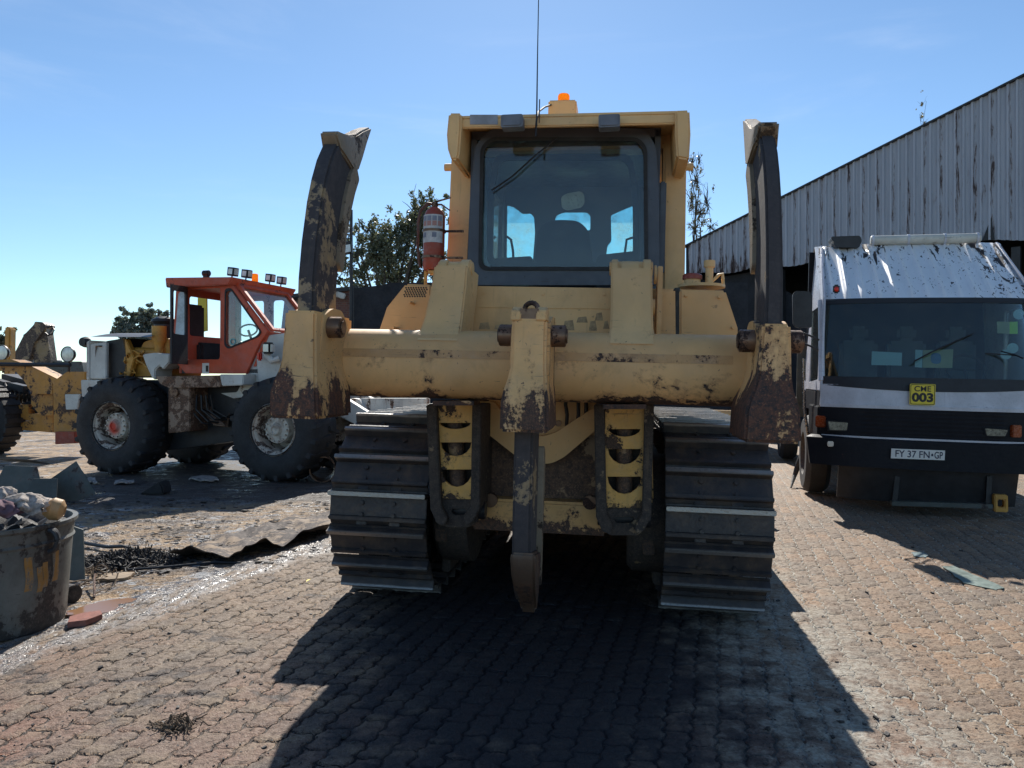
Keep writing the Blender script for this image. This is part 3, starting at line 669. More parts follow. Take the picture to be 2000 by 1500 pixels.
# --- upper brackets on the beam
def bracket(lv, yb_, depth, mat):
    rings = []
    for (py, xl, xr_, yf) in lv:
        A = D.xz(xl, py, yf); Bq = D.xz(xr_, py, yf); z = (A[1]+Bq[1])/2
        rings.append([(A[0], yf, z), (Bq[0], yf, z), (Bq[0], yf+depth, z), (A[0], yf+depth, z)])
    return MB().loft(rings).build('lift_bracket', mat, dz, .01)
M['brk'] = worn('bracket_paint', (.80, .50, .22), .05, scale=2.5, dirt=.3, chips=.7, seed=12)
br1 = bracket([(518, 848, 913, -.36), (560, 842, 910, -.385), (620, 829, 903, -.42), (640, 822, 900, -.45), (652, 815, 898, -.50), (667, 811, 896, -.555)], 0, .36, M['brk'])
br2 = bracket([(523, 1193, 1274, -.36), (600, 1193, 1275, -.41), (640, 1192, 1276, -.45), (655, 1189, 1279, -.50), (674, 1188, 1281, -.555)], 0, .36, M['brk'])
for br, xs in ((br1, ((850, 866), (893, 911))), (br2, ((1194, 1207), (1213, 1250), (1257, 1273)))):
    e_ = MB()
    for q, (xa, xb) in enumerate(xs):
        A = D.xz(xa, 522, -.36); Bq = D.xz(xb, 522, -.36)
        e_.cyl((A[0], -.22, A[1]-.01), (Bq[0], -.22, A[1]-.01), .075 if q != 1 or len(xs) < 3 else .065, n=24)
    A = D.xz(xs[0][0], 518, -.36); Bq = D.xz(xs[-1][1], 518, -.36)
    e_.cyl((A[0]-.012, -.22, A[1]), (Bq[0]+.012, -.22, A[1]), .042, n=20)
    e_.build('bracket_eye', M['brk'], br, .004)
    xx = D.xz(xs[-1][1]+2, 560, -.2)[0]
    MB().cyl((xx+.005, -.2, A[1]-.03), (xx+.02, -.2, A[1]-.03), .055, n=20).build('pin_cap', M['brk'], br, .003)
    MB().cyl((xx-.03, -.24, A[1]-.22), (xx+.012, -.24, A[1]-.22), .045, n=20).build('pin_cap', M['brk'], br, .003)
xx = D.at(1283, 560, y=-.1)
MB().box(xx.x, xx.x+.03, -.15, .0, D.at(1283, 655, y=-.1).z, D.at(1283, 522, y=-.1).z).build('latch_bar', M['brk'], dz, .004)
# ripper hydraulic cylinders running forward under the brackets
for px in (880, 1233):
    A = D.at(px, 530, y=-.22); MB().cyl((A.x, -.22, A.z), (A.x, .2, A.z-.35), .05, n=20).build('lift_cylinder', M['yel'], dz)

# --- tank and fenders
zb2 = 1.38
def tankpoly(pts, y0, y1, name, mat='yel', holes=[]):
    return MB().plate(D.poly(pts, y0), holes, y0, y1).build(name, M[mat], dz, .012)
yt = .02
M['tank'] = worn('tank_paint', (.81, .50, .215), .05, scale=2.0, dirt=.28, chips=.4, seed=21)
fl = tankpoly([(722, 760), (741, 641), (755, 600), (792, 554), (842, 556), (845, 760)], yt+.10, yt+1.3, 'fender', 'tank')
tk = tankpoly([(845, 760), (845, 557), (1319, 564), (1321, 770)], yt, yt+.72, 'fuel_tank', 'tank')
fr_ = tankpoly([(1327, 770), (1327, 565), (1417, 567), (1441, 640), (1446, 770)], yt+.02, yt+1.3, 'fender', 'tank')
MB().plate(D.poly([(1318, 562), (1328, 562), (1328, 768), (1318, 768)], yt+.04), [], yt+.04, yt+.5).build('tank_gap', M['blackm'], dz)
vg = MB()
for j in range(6):
    for i in range(9):
        px = 793+i*4.9+(2.4 if j % 2 else 0)-j*.9; py = 562+j*3.4
        if px < 836:
            c = D.at(px, py, y=yt+.10); vg.cyl(c+Vector((0, -.002, 0)), c+Vector((0, .004, 0)), .0055, n=8)
vg.build('vent_grille', M['ink'], fl)
# faded lettering remains on the tank
M['faded'] = plain('faded_decal', (.42, .29, .15), .6, var=.4, scale=30)
for (x_, y_, w_, h_) in ((935, 629, 22, 14), (965, 633, 20, 10), (1100, 625, 22, 20), (1126, 618, 22, 12), (1150, 626, 16, 20), (1162, 610, 16, 16), (1178, 626, 12, 16)):
    q = D.poly([(x_, y_+h_), (x_+w_, y_+h_), (x_+w_-3, y_), (x_+3, y_+2)], yt-.001); MB().plate(q, [], yt-.0012, yt).build('faded_letter', M['faded'], tk)
bb_ = 0
for (px_, py_) in ((945, 572), (1060, 574), (1180, 575), (1290, 574), (1292, 640), (1340, 577), (1405, 580), (1432, 640), (768, 640), (800, 590)):
    c = D.at(px_, py_, y=yt); MB().cyl(c+Vector((0, -.008, 0)), c+Vector((0, .11, 0)), .009, n=6).build('tank_bolt', M['tank'], tk)
for pts_ in (((1286, 566), (1288, 655)), ((934, 600), (1190, 603))):
    q = [D.at(a_, b_, y=yt-.001) for a_, b_ in pts_]; MB().tube([q[0], q[0].lerp(q[1], .5), q[1]], .0035, 6).build('weld_seam', M['tank'], tk)
# fuel filler, pipe and handle on the right
p = D.at(1352, 552, y=.35); fc = MB().cyl((p.x, p.y, p.z-.03), (p.x, p.y, p.z+.03), .055, .05, n=24).build('filler_neck', M['tank'], dz, .004)
MB().lathe([(0, .055), (.05, .055), (.062, .045), (.062, .02), (.05, .02)], p, 'z', 24).build('fuel_cap', M['redext'], fc)
MB().cyl((p.x+.06, p.y+.03, p.z-.03), (p.x+.06, p.y+.03, p.z-.012), .15, n=28).build('filler_flange', M['tank'], fc)
p = D.at(1385, 550, y=.35); fp = MB().cyl((p.x, p.y, p.z-.04), (p.x, p.y, p.z+.10), .025, n=16).cyl((p.x, p.y, p.z+.09), (p.x, p.y, p.z+.135), .036, n=16).build('breather_pipe', M['tank'], dz, .003)
q = [D.at(a, b, y=.35) for a, b in ((1388, 553), (1392, 548), (1404, 537), (1411, 535), (1412, 545), (1413, 562))]
MB().tube(q, .011, 10).build('grab_handle', M['tank'], dz)

# --- hood, blade and push arms at the front
MB().box(-.55, .55, 2.1, 4.3, 1.2, 2.0).build('engine_hood', M['yel'], dz, .05)
MB().cyl((.2, 2.9, 2.0), (.2, 2.9, 2.75), .06, n=20).build('exhaust_pipe', M['blackm'], dz)
bl = MB(); n = 12
cur = [(4.75+.22*((k/n-.5)**2)*4*.9-.2, .12+1.05*k/n) for k in range(n+1)]
bl.plate([(a, b) for a, b in cur]+[(a+.05, b) for a, b in reversed(cur)], [], -1.85, 1.85, 'x').build('dozer_blade', M['yel'], dz)
for s_ in (-1, 1): MB().box(s_*1.5-.08, s_*1.5+.08, 1.4, 4.7, .42, .64).build('push_arm', M['hull'], dz, .02)

# --- ROPS frame
yp = .95
rops = None
def cold(a, b, c, d, y0, y1, pytop, pybot):   # a sloped post from pixels
    t1_ = D.xz(a, pytop, y0); t2_ = D.xz(b, pytop, y0); b1 = D.xz(c, pybot, y0); b2 = D.xz(d, pybot, y0)
    rp = MB(); rp.loft([[(b1[0], y0, b1[1]), (b2[0], y0, b2[1]), (b2[0], y1, b2[1]), (b1[0], y1, b1[1])], [(t1_[0], y0, t1_[1]), (t2_[0], y0, t2_[1]), (t2_[0], y1, t2_[1]), (t1_[0], y1, t1_[1])]])
    return rp.build('cab_post', M['tank'], rops, .018)
rops = MB().box(D.xz(884, 250, yp)[0], D.xz(1342, 250, yp)[0], yp+.02, yp+.2, D.xz(1100, 246, .5)[1]-.02, D.xz(1100, 246, .5)[1]+.08).build('rollover_frame', M['tank'], dz, .01)
cold(884, 930, 868, 912, yp, yp+.22, 238, 600)
cold(1296, 1342, 1293, 1337, yp, yp+.22, 238, 600)
for a, b in ((884, 930), (1296, 1342)):
    A = D.xz(a, 250, yp); Bq = D.xz(b, 250, yp); MB().box(A[0], Bq[0], 2.35, 2.5, 1.9, A[1]).build('cab_post', M['tank'], rops, .018)
# canopy with folded edge
tz = D.xz(1100, 221, .5)[1]; bz = D.xz(1100, 246, .5)[1]; xl = D.xz(874, 230, .5)[0]; xr_ = D.xz(1348, 226, .5)[0]
cn = MB(); cn.box(xl+.02, xr_-.02, .5, 2.6, tz-.02, tz)
cn.box(xl+.07, xr_-.07, .5, .54, bz, tz-.02); cn.box(xl+.07, xr_-.07, 2.56, 2.6, bz, tz-.02)
for xs in (xl+.02, xr_-.05): cn.box(xs, xs+.03, .5, 2.6, bz, tz-.02)
cano = cn.build('canopy', M['tank'], rops, .008)
MB().plate(D.poly([(876, 220), (901, 220), (901, 247), (897, 300), (893, 312), (881, 312), (874, 290), (872, 262)], .46), [], .46, 1.0).build('canopy_corner', M['tank'], rops, .014)
MB().plate(D.poly([(1319, 215), (1347, 214), (1349, 262), (1346, 312), (1322, 308), (1319, 262)], .46), [], .46, 1.0).build('canopy_corner', M['tank'], rops, .014)
for px, py in ((876, 327), (1346, 326)):
    c = D.at(px, py, y=yp+.1); MB().cyl(c+Vector((-.03, 0, 0)), c+Vector((.03, 0, 0)), .028, n=16).build('frame_bolt', M['tank'], rops, .003)
M['lampbox'] = plain('lamp_box_grey', (.15, .16, .19), .5)
for xa, xb in ((978, 1021), (1169, 1211)):
    q = D.poly([(xa, 249), (xb, 247), (xb, 222), (xa, 224)], .40); lb = MB().plate(rnd(q, .015), [], .40, .50).build('work_lamp', M['lampbox'], rops, .006)
    MB().plate(rnd([((x_-sum(p_[0] for p_ in q)/4)*.8+sum(p_[0] for p_ in q)/4, (z_-sum(p_[1] for p_ in q)/4)*.75+sum(p_[1] for p_ in q)/4) for x_, z_ in q], .01), [], .392, .40).build('lens', M['lampbox'], lb)
q = D.poly([(918, 243), (972, 243), (972, 224), (918, 224)], .497); MB().plate(q, [], .496, .5).build('makers_label', plain('label_grey', (.33, .33, .36), .5), rops)
# beacon
p = D.at(1100, 219, y=1.1); A = D.xz(1073, 219, 1.1)[0]; Bq = D.xz(1127, 219, 1.1)[0]; zt2 = tz
hgt = D.at(1100, 204, y=1.1).z
bs = MB().box(A, Bq, 1.0, 1.25, zt2-.005, hgt).build('beacon_base', M['tank'], dz, .01)
rl = (D.xz(1112, 195, 1.1)[0]-D.xz(1089, 195, 1.1)[0])/2; zl = D.at(1100, 183, y=1.1).z
def lens_mat():
    m = NT('amber_beacon'); p_ = m.bsdf((.85, .33, .03), .2); t_ = m.n('ShaderNodeBsdfTranslucent'); t_.inputs[0].default_value = (1, .5, .06, 1)
    mx_ = m.n('ShaderNodeMixShader'); mx_.inputs[0].default_value = .75; m.t.links.new(p_.outputs[0], mx_.inputs[1]); m.t.links.new(t_.outputs[0], mx_.inputs[2]); m.t.links.new(mx_.outputs[0], m.out.inputs[0]); return m.m
M['beacon'] = lens_mat()
MB().lathe([(0, zl-hgt), (rl*.85, zl-hgt), (rl, zl-hgt-.012), (rl, .03), (rl*1.08, .025), (rl*1.08, 0)], (p.x, 1.12, hgt), 'z', 28).build('beacon_lens', M['beacon'], bs)
q = [D.at(a, b, y=c) for a, b, c in ((1076, 205, 1.0), (1064, 209, .8), (1052, 218, .6), (1049, 228, .46), (1047, 244, .45), (1047, 266, .45))]
MB().tube(q, .007, 8).build('cable', M['hose'], dz)
q = [D.at(1048, 246, y=.44), D.at(1050, 100, y=.44), D.at(1053, -60, y=.44), D.at(1056, -150, y=.44)]
MB().tube(q, [.006, .004, .003, .002], 6).build('antenna', M['ink'], dz)
MB().tube([D.at(1053, 240, y=.44), D.at(1054, 194, y=.44)], .004, 6).build('antenna', M['ink'], dz)

# --- cab
yc = .72
cb = thing_cab = None
outer = rnd(D.poly([(911, 557), (917, 400), (927, 285), (958, 250), (1258, 250), (1282, 285), (1288, 400), (1288, 557)], yc), .06, 5)
hole = rnd(D.poly([(938, 524), (942, 290), (960, 272), (1244, 272), (1260, 290), (1262, 524)], yc), .07, 5)
cab = MB().plate(outer, [hole], yc, yc+.05).build('cab', M['cabdark'], dz, .006)
seal_o = rnd(D.poly([(934, 528), (938, 287), (958, 268), (1247, 268), (1264, 287), (1266, 528)], yc-.01), .07, 5)
MB().plate(seal_o, [rnd(D.poly([(941, 521), (945, 293), (962, 275), (1242, 275), (1257, 293), (1259, 521)], yc-.01), .065, 5)], yc-.012, yc).build('window_seal', M['rubber'], cab, .004)
MB().plate(D.poly([(937, 525), (941, 290), (960, 271), (1245, 271), (1261, 290), (1263, 525)], yc+.02), [], yc+.018, yc+.024).build('rear_window', M['glassc'], cab)
xL = D.xz(914, 450, yc)[0]; xR = D.xz(1287, 450, yc)[0]; zT = D.xz(1100, 252, yc)[1]; zB = D.xz(1100, 556, yc)[1]; yf = yc+1.45
# side walls with windows, floor, roof
for xs, inner_ in ((xL, 1), (xR-.04, 0)):
    ho = rnd([(yc+.14, zB+.42), (yc+.62, zB+.42), (yc+.62, zT-.22), (yc+.14, zT-.22)], .05)
    h2 = rnd([(yc+.74, zB+.16), (yf-.10, zB+.16), (yf-.14, zT-.22), (yc+.74, zT-.22)], .05)
    MB().plate([(yc+.05, zB-.1), (yf, zB-.1), (yf, zT), (yc+.05, zT)], [h2] if inner_ else [ho, h2], xs, xs+.04, 'x').build('cab_side', M['cabdark'], cab)
    MB().box(xs+.018, xs+.022, yc+.1, yf-.06, zB+.1, zT-.18).build('side_window', M['glassc'], cab)
MB().box(xL, xR, yc+.05, yf+.05, zT-.05, zT+.01).build('cab_roof', M['cabdark'], cab)
MB().box(xL, xR, yc+.05, yf, zB-.15, zB-.1).build('cab_floor', M['cabdark'], cab)
# front wall: three openings as seen in the photo
o_ = [(xL+.0, zB-.1), (xR, zB-.1), (xR, zT), (xL, zT)]
hl = rnd(D.poly([(989, 520), (990, 400), (1004, 404), (1020, 417), (1036, 416), (1043, 424), (1045, 455), (1040, 520)], yf), .015)
hc = rnd(D.poly([(1080, 445), (1086, 420), (1100, 414), (1146, 414), (1153, 420), (1153, 450)], yf), .02)
hr = rnd(D.poly([(1183, 505), (1186, 480), (1194, 470), (1193, 420), (1205, 414), (1236, 401), (1236, 505)], yf), .015)
MB().plate(o_, [hl, hc, hr], yf, yf+.03).build('front_panel', M['cabdark'], cab)
for hh in (hl, hc, hr): MB().plate(hh, [], yf+.012, yf+.016).build('front_window', M['glass'], cab)
# seat, dashboard, mirror, console and levers
sx = D.xz(1100, 470, yc+.7); 
seat = MB(); seat.plate(rnd(D.poly([(1040, 540), (1050, 450), (1064, 434), (1090, 429), (1130, 431), (1150, 450), (1160, 540)], yc+.62), .05), [], yc+.62, yc+.78)
seat.box(sx[0]-.26, sx[0]+.26, yc+.62, yc+1.1, zB-.02, zB+.12); seat.build('operator_seat', M['seat'], cab, .02)
mc = D.poly([(1097, 405), (1096, 385), (1106, 378), (1134, 373), (1141, 380), (1142, 396), (1136, 405), (1106, 411)], yf-.35)
MB().plate(rnd(mc, .02), [], yf-.35, yf-.34).build('interior_mirror', plain('mirror_face', (.62, .58, .48), .35, .3), cab)
MB().plate(rnd(D.poly([(955, 530), (960, 505), (1038, 500), (1045, 530)], yc+.4), .02), [], yc+.4, yc+.8).build('side_console', M['seat'], cab, .02)
MB().plate(rnd(D.poly([(1160, 530), (1168, 498), (1240, 490), (1250, 530)], yc+.4), .02), [], yc+.4, yc+.8).build('side_console', M['seat'], cab, .02)
MB().tube([D.at(a, b, y=yf-.06) for a, b in ((990, 462), (998, 468), (1002, 490), (1003, 516))], .012, 6).build('window_bar', M['ink'], cab)
MB().tube([D.at(a, b, y=yf-.06) for a, b in ((1236, 464), (1224, 468), (1221, 490), (1220, 506))], .012, 6).build('window_bar', M['ink'], cab)
MB().plate(rnd(D.poly([(950, 520), (952, 370), (966, 300), (1234, 300), (1247, 370), (1250, 520)], yc+.3), .08), [rnd(D.poly([(962, 512), (964, 372), (976, 312), (1224, 312), (1235, 372), (1238, 512)], yc+.3), .07)], yc+.3, yc+.33).build('inner_hoop', M['seat'], cab, .006)
# wiper and vertical handle on the right edge of the cab
MB().tube([D.at(a, b, y=yc-.02) for a, b in ((1090, 268), (1050, 300), (1000, 345), (960, 372))], .006, 6).build('window_wiper', M['ink'], cab)
MB().box(xR, xR+.05, yc+.1, yc+.16, zT-1.0, zT-.35).build('door_hinge', M['cabdark'], cab, .01)

# --- extinguisher (a thing of its own, strapped to the left post)
FE = Frame(FD.M @ Vector((D.at(846, 540, y=.80).x, .80, D.at(846, 528, y=.80).z)), FD.rot)
ex = thing('fire_extinguisher', 'dusty red fire extinguisher strapped to the left cab post of the bulldozer', 'fire extinguisher', FE)
sc_ = 1.0; re = .078; he = (528-402)*5.5/1502
MB().lathe([(0, 0), (re*.9, 0), (re, .015), (re, he-.07), (re*.8, he-.03), (re*.35, he), (0, he)], (0, 0, 0), 'z', 28).build('cylinder_body', M['redext'], ex)
def exlab(z0, z1): return lambda u, v: ((re+.002)*math.sin(-1.2+2.3*u), -(re+.002)*math.cos(-1.2+2.3*u), z0+(z1-z0)*v)
MB().grid(exlab(he*.42, he*.86), 16, 2).build('label_sheet', plain('label_paper', (.5, .52, .54), .6, var=.25, scale=20), ex)
dk = plain('label_print', (.22, .25, .33), .6); dr = plain('label_print_red', (.40, .22, .20), .6)
for row, mt_ in ((.76, dk), (.68, dr), (.5, dk)):
    b_ = MB()
    for k in range(4 if row > .6 else 2):
        a0 = -.95+k*.5*(1 if row > .6 else 2)
        b_.grid(lambda u, v: ((re+.004)*math.sin(a0+.4*u), -(re+.004)*math.cos(a0+.4*u), he*row+.035*v), 4, 1)
    b_.build('label_panel', mt_, ex)
MB().lathe([(.012, he-.01), (.022, he-.01), (.022, he+.035), (.0, he+.04)], (0, 0, 0), 'z', 14).build('valve', M['pin'], ex)
MB().tube([(-.01, 0, he+.035), (.04, 0, he+.05), (.12, 0, he+.07)], [.009, .007, .005], 6).tube([(-.01, 0, he+.02), (.05, 0, he+.02), (.11, .02, he-.02)], [.009, .007, .005], 6).build('squeeze_lever', M['pin'], ex)
MB().tube([(-.01, -.01, he+.02), (-.05, -.02, he+.025), (-.10, -.03, he-.03), (-.115, -.03, he-.12), (-.115, -.03, he-.28), (-.10, -.02, he-.42), (-.095, -.01, .02)], .011, 8).build('hose', plain('hose_dark_red', (.12, .05, .04), .6), ex)
for zz in (he*.62, he*.2):
    MB().lathe([(re+.003, -.009), (re+.008, -.009), (re+.008, .009), (re+.003, .009)], (0, 0, zz), 'z', 28).box(re, re+.14, -.01, .012, zz-.007, zz+.007).build('strap', M['pin'], ex)
MB().box(-.03, .10, -.05, .05, -.03, -.005).box(-.065, -.045, -.02, .01, -.22, -.005).build('bracket_foot', M['oyel'], ex, .004)

# ================================================================== TRUCK
FT = Frame((812*8.4/F_PX, 8.37, 0), (0, R(1.3), R(-15)))
T = FT
tr = thing('truck', 'white roofed cabover truck with black lower front and yellow CME 003 sign', 'truck', FT)
def tz_(py, y_=0, px=1805): return T.at(px, py, y=y_).z
HWB = abs(T.at(1603, 760, y=.1).x)     # half width
def plan(u, d=.16): return d*abs(u)**3.2
def band_patch(name, z0, z1, y0, y1, w0, w1, mat, nu=40, nv=6, th=.03, rib=None, parent=None, sag=0):
    def fn(u, v):
        q = 2*u-1; w_ = w0+(w1-w0)*v; yy = y0+(y1-y0)*v+plan(q); zz = z0+(z1-z0)*v - sag*(1-v)*(1-q*q)
        off = rib(q, v) if rib else 0
        return (q*w_, yy-off*.7, zz+off*.7)
    return MB().shell(fn, nu, nv, th).build(name, mat, parent or tr)
zs0 = tz_(748); zs1 = tz_(583, .25); zr1 = tz_(474, 1.3); zg0 = tz_(858); zg1 = tz_(797); zbu0 = tz_(918, -.08); zbu1 = tz_(858, -.08)
def ribs(q, v):
    s_ = 0
    for k in range(-6, 7):
        d = (q-k*.15)/.016; s_ = max(s_, math.exp(-d*d*.5)) if abs(d) < 5 else s_
    return .034*s_*min(1, v*9)*min(1, (1-v)*9)
roof = band_patch('cab_roof', zs1, zr1, .25, 1.30, HWB-.02, HWB-.05, M['splat'], 200, 12, rib=ribs)
band_patch('roof_top', zr1, zr1+.03, 1.30, 1.95, HWB-.05, HWB-.10, M['splat'], 30, 4, parent=roof)
ws = band_patch('windscreen', zs0, zs1, .02, .25, HWB-.04, HWB-.05, M['glassd'], 40, 10, th=.006, sag=.05)
# pillars, rubber and header
def pillar(sg):
    pts = []
    for v in np.linspace(0, 1, 6): pts.append((sg*(HWB-.02-.0*v), .02+.23*v+plan(1)+.01, zs0+(zs1-zs0)*v))
    return MB().tube(pts, .035, 8).build('windscreen_pillar', M['truckw'], tr)
pillar(-1); pillar(1)
band_patch('windscreen_seal', zs1-.05, zs1+.01, .235, .25, HWB-.03, HWB-.03, M['ink'], 40, 1, .01)
band_patch('windscreen_seal', zs0-.045, zs0+.055, -.01, .012, HWB-.03, HWB-.03, M['ink'], 40, 2, .01, sag=.05)
bandp = band_patch('white_panel', zg1, zs0-.035, -.02, -.0, HWB-.0, HWB-.01, M['truckw'], 40, 4)
band_patch('panel_trim', zg1-.02, zg1+.02, -.035, -.035, HWB, HWB, M['truckw'], 40, 1, .02, parent=bandp)
def gr(q, v): return .006 if (v*7) % 1 < .45 and abs(q) < .62 else 0
grl = band_patch('front_grille', zg0, zg1-.02, -.03, -.02, HWB-.01, HWB, M['truckd'], 60, 42, rib=gr)
band_patch('chrome_strip', zg0-.012, zg0+.008, -.06, -.06, HWB-.02, HWB-.02, M['truckw'], 40, 1, .02)
bmp = band_patch('bumper', zbu0, zbu1-.03, -.10, -.08, HWB+.10, HWB+.14, M['truckd'], 40, 5, th=.10)
band_patch('bumper_top', zbu1-.03, zbu1-.005, -.08, -.02, HWB+.14, HWB+.08, M['truckd'], 40, 2, th=.05, parent=bmp)
for (xa, xb, ya, yb2) in ((1613, 1664, 820, 842), (1919, 1972, 834, 853)):
    q0 = (T.at((xa+xb)/2, 830, y=0).x)/HWB; yy = -.035+plan(q0)
    q = T.poly([(xa+4, yb2), (xb-6, yb2+1), (xb, ya+4), (xa, ya)], yy)
    hl_ = MB().plate(rnd(q, .02), [], yy-.012, yy+.05).build('headlight', M['truckd'], tr, .004)
    cx = sum(a for a, b in q)/4; cz = sum(b for a, b in q)/4
    MB().plate(rnd([((a-cx)*.84+cx, (b-cz)*.76+cz) for a, b in q], .015), [], yy-.016, yy-.011).build('lens', plain('headlight_glass', (.14, .145, .13), .2, .3, var=.5, scale=30), hl_)
for (px, py) in ((1603, 823), (1984, 842)):
    q0 = min(1, abs(T.at(px, py, y=0).x)/HWB); c = T.at(px, py, y=-.03+plan(q0)); MB().obox(c, (.11, .05, .13), (0, 0, .35 if px > 1700 else -.35)).build('indicator', M['amber'], tr, .01)
for (px, py) in ((1622, 867), (1968, 887)):
    c = T.at(px, py, y=-.10+plan(.8)*.8); MB().obox(c, (.065, .03, .06)).build('fog_light', M['lamp'], tr, .008)
# number plate
yy = -.115; q = T.poly([(1740, 895), (1845, 899), (1846, 880), (1741, 876)], yy)
npl = MB().plate(q, [], yy, yy+.006).build('number_plate', M['plate'], tr)
cx = sum(a for a, b in q)/4; cz = sum(b for a, b in q)/4; wq = q[1][0]-q[0][0]
text_part('FY 37 FN', 'plate_lettering', M['inkb'], npl, (cx-.10*wq, cz), wq*.64, .075, yy-.0015, bold=.015)
text_part('GP', 'plate_lettering', M['inkb'], npl, (cx+.385*wq, cz), wq*.155, .075, yy-.0015, bold=.015)
MB().plate([(cx+.245*wq, cz-.012), (cx+.29*wq, cz-.012), (cx+.285*wq, cz+.006), (cx+.268*wq, cz+.018), (cx+.25*wq, cz+.006)], [], yy-.0015, yy-.0005).build('plate_crest', M['inkb'], npl)
# CME 003 sign
yy = -.062; q = T.poly([(1776, 790), (1826, 792), (1828, 751), (1778, 749)], yy); cx = sum(a for a, b in q)/4; cz = sum(b for a, b in q)/4
wq = q[1][0]-q[0][0]; hq = q[3][1]-q[0][1]
def rr(k, w_=wq, h_=hq): return rnd([(cx-w_/2-k, cz-h_/2-k), (cx+w_/2+k, cz-h_/2-k), (cx+w_/2+k, cz+h_/2+k), (cx-w_/2-k, cz+h_/2+k)], .015)
sg = MB().plate(rr(0), [], yy, yy+.008).build('number_sign', M['signy'], tr)
MB().plate(rr(-.006), [rr(-.012)], yy-.001, yy+.0005).build('sign_border', M['ink'], sg)
text_part('CME', 'sign_lettering', M['ink'], sg, (cx, cz+hq*.27), wq*.66, hq*.26, yy-.0015, bold=.02)
text_part('003', 'sign_lettering', M['ink'], sg, (cx, cz-hq*.14), wq*.84, hq*.44, yy-.0015, bold=.045)
# wheels
def truck_wheel(x, y_, r=.50, w_=.30):
    t_ = MB().lathe([(.28, -w_/2), (r-.06, -w_/2), (r-.015, -w_/2+.04), (r, -w_/2+.06), (r, w_/2-.06), (r-.015, w_/2-.04), (r-.06, w_/2), (.28, w_/2)], (x, y_, r), 'x', 40).build('wheel', M['rubber'], tr)
    MB().lathe([(0, -w_/2+.06), (.12, -w_/2+.05), (.14, -w_/2+.1), (.24, -w_/2+.08), (.28, -w_/2)], (x, y_, r), 'x', 30).build('rim', M['hull'], t_)
    MB().lathe([(0, w_/2-.06), (.12, w_/2-.05), (.14, w_/2-.1), (.24, w_/2-.08), (.28, w_/2)], (x, y_, r), 'x', 30).build('rim', M['hull'], t_)
xw = T.at(1594, 930, y=1.3).x
truck_wheel(xw+.0, 1.5); truck_wheel(-xw+.0, 1.5)
for s_ in (-1, 1): truck_wheel(s_*(abs(xw)-.02), 5.8)
# cab sides, back and doors
ys = .17; cabx = HWB
for s_ in (-1, 1):
    win = rnd([(.42, zs0+.02), (1.28, zs0-.02), (1.28, zs1-.06), (.56, zs1-.06)], .06)
    xa = s_*cabx-(.03 if s_ > 0 else 0)
    MB().plate([(ys, zg0), (1.0, zg0), (1.0, zg0+.25), (1.95, zg0+.25), (1.95, zs0-.12), (ys, zs0-.12)], [], xa, xa+.03, 'x').build('door_lower', M['truckd'], tr, .008)
    sd_ = MB().plate([(ys, zs0-.115), (1.95, zs0-.115), (1.95, zr1), (1.36, zr1), (.30, zs1+.02), (ys, zs0)], [win], xa, xa+.03, 'x')
    sd_.v = [(x-s_*.06*max(0, (z-zs1)/(zr1-zs1))-s_*.05*max(0, z-zs0+.05)*.5, y, z) for x, y, z in sd_.v]; dr_ = sd_.build('cab_side', M['truckw'], tr, .008)
    MB().plate(win, [], xa+.012, xa+.016, 'x').build('door_window', M['glassd'], dr_)
    # flared sill over the wheel
    MB().box(xa-.02, xa+.05, ys, 1.05, zg0-.25, zg0+.32).build('cab_step', M['truckd'], dr_, .01)
MB().box(-cabx+.03, cabx-.03, 1.9, 1.95, zg0, zr1).build('cab_back', M['truckd'], tr)
MB().box(-cabx+.03, cabx-.03, .3, 1.9, zg0, zg0+.05).build('cab_floor', M['truckd'], tr)
# interior
db = MB().box(-cabx+.1, cabx-.1, .22, .62, zg1, zs0+.0); db.build('dashboard', M['seat'], tr, .03)
for xx in (-.55, .0, .55): MB().box(xx-.22, xx+.22, 1.2, 1.36, zg1, zs0+.52).box(xx-.11, xx+.11, 1.22, 1.32, zs0+.52, zs0+.70).build('seat', plain('seat_grey', (.07, .075, .08), .9), tr, .04)
sw = MB(); pts = [(.48+.2*math.cos(a), .60+.08*math.sin(a), zs0+.16+.17*math.sin(a)) for a in np.linspace(0, 2*PI, 28)]
sw.tube(pts, .014, 8).tube([(.48, .6, zs0+.16), (.48, .45, zs0-.1)], .02, 8).tube([(.30, .6, zs0+.16), (.66, .6, zs0+.16)], .01, 6).build('steering_wheel', M['seat'], tr)
for nm, mt_, pp_ in (('paper_sheet', M['paper'], [(1702, 713), (1761, 714), (1762, 689), (1703, 686)]), ('card_sheet', M['card'], [(1802, 718), (1860, 719), (1862, 682), (1803, 684)]), ('paper_sheet', M['paper'], [(1787, 717), (1801, 718), (1802, 684), (1788, 683)])):
    c = T.poly(pp_, .20); MB().plate(c, [], .20, .204).build(nm, mt_, tr)
c = T.poly([(1818, 710), (1838, 711), (1838, 690), (1818, 689)], .197); MB().plate(rnd(c, .05), [], .196, .199).build('card_logo', plain('blue_print', (.08, .2, .4), .6), tr)
for pp_, mt_ in (([(1948, 651), (1972, 652), (1972, 629), (1947, 628)], 'card'), ([(1972, 652), (1988, 652), (1988, 628), (1972, 629)], 'green')):
    c = T.poly(pp_, .31); MB().plate(c, [], .31, .313).build('licence_sticker', M[mt_], tr)
for px, py, rr_ in ((1990, 614, 10), (1978, 680, 10), (1965, 692, 10)):
    c = T.at(px, py, y=.33); MB().cyl(c, c+Vector((0, .003, 0)), rr_*8.4/F_PX, n=20).build('round_sticker', M['paper'], tr)
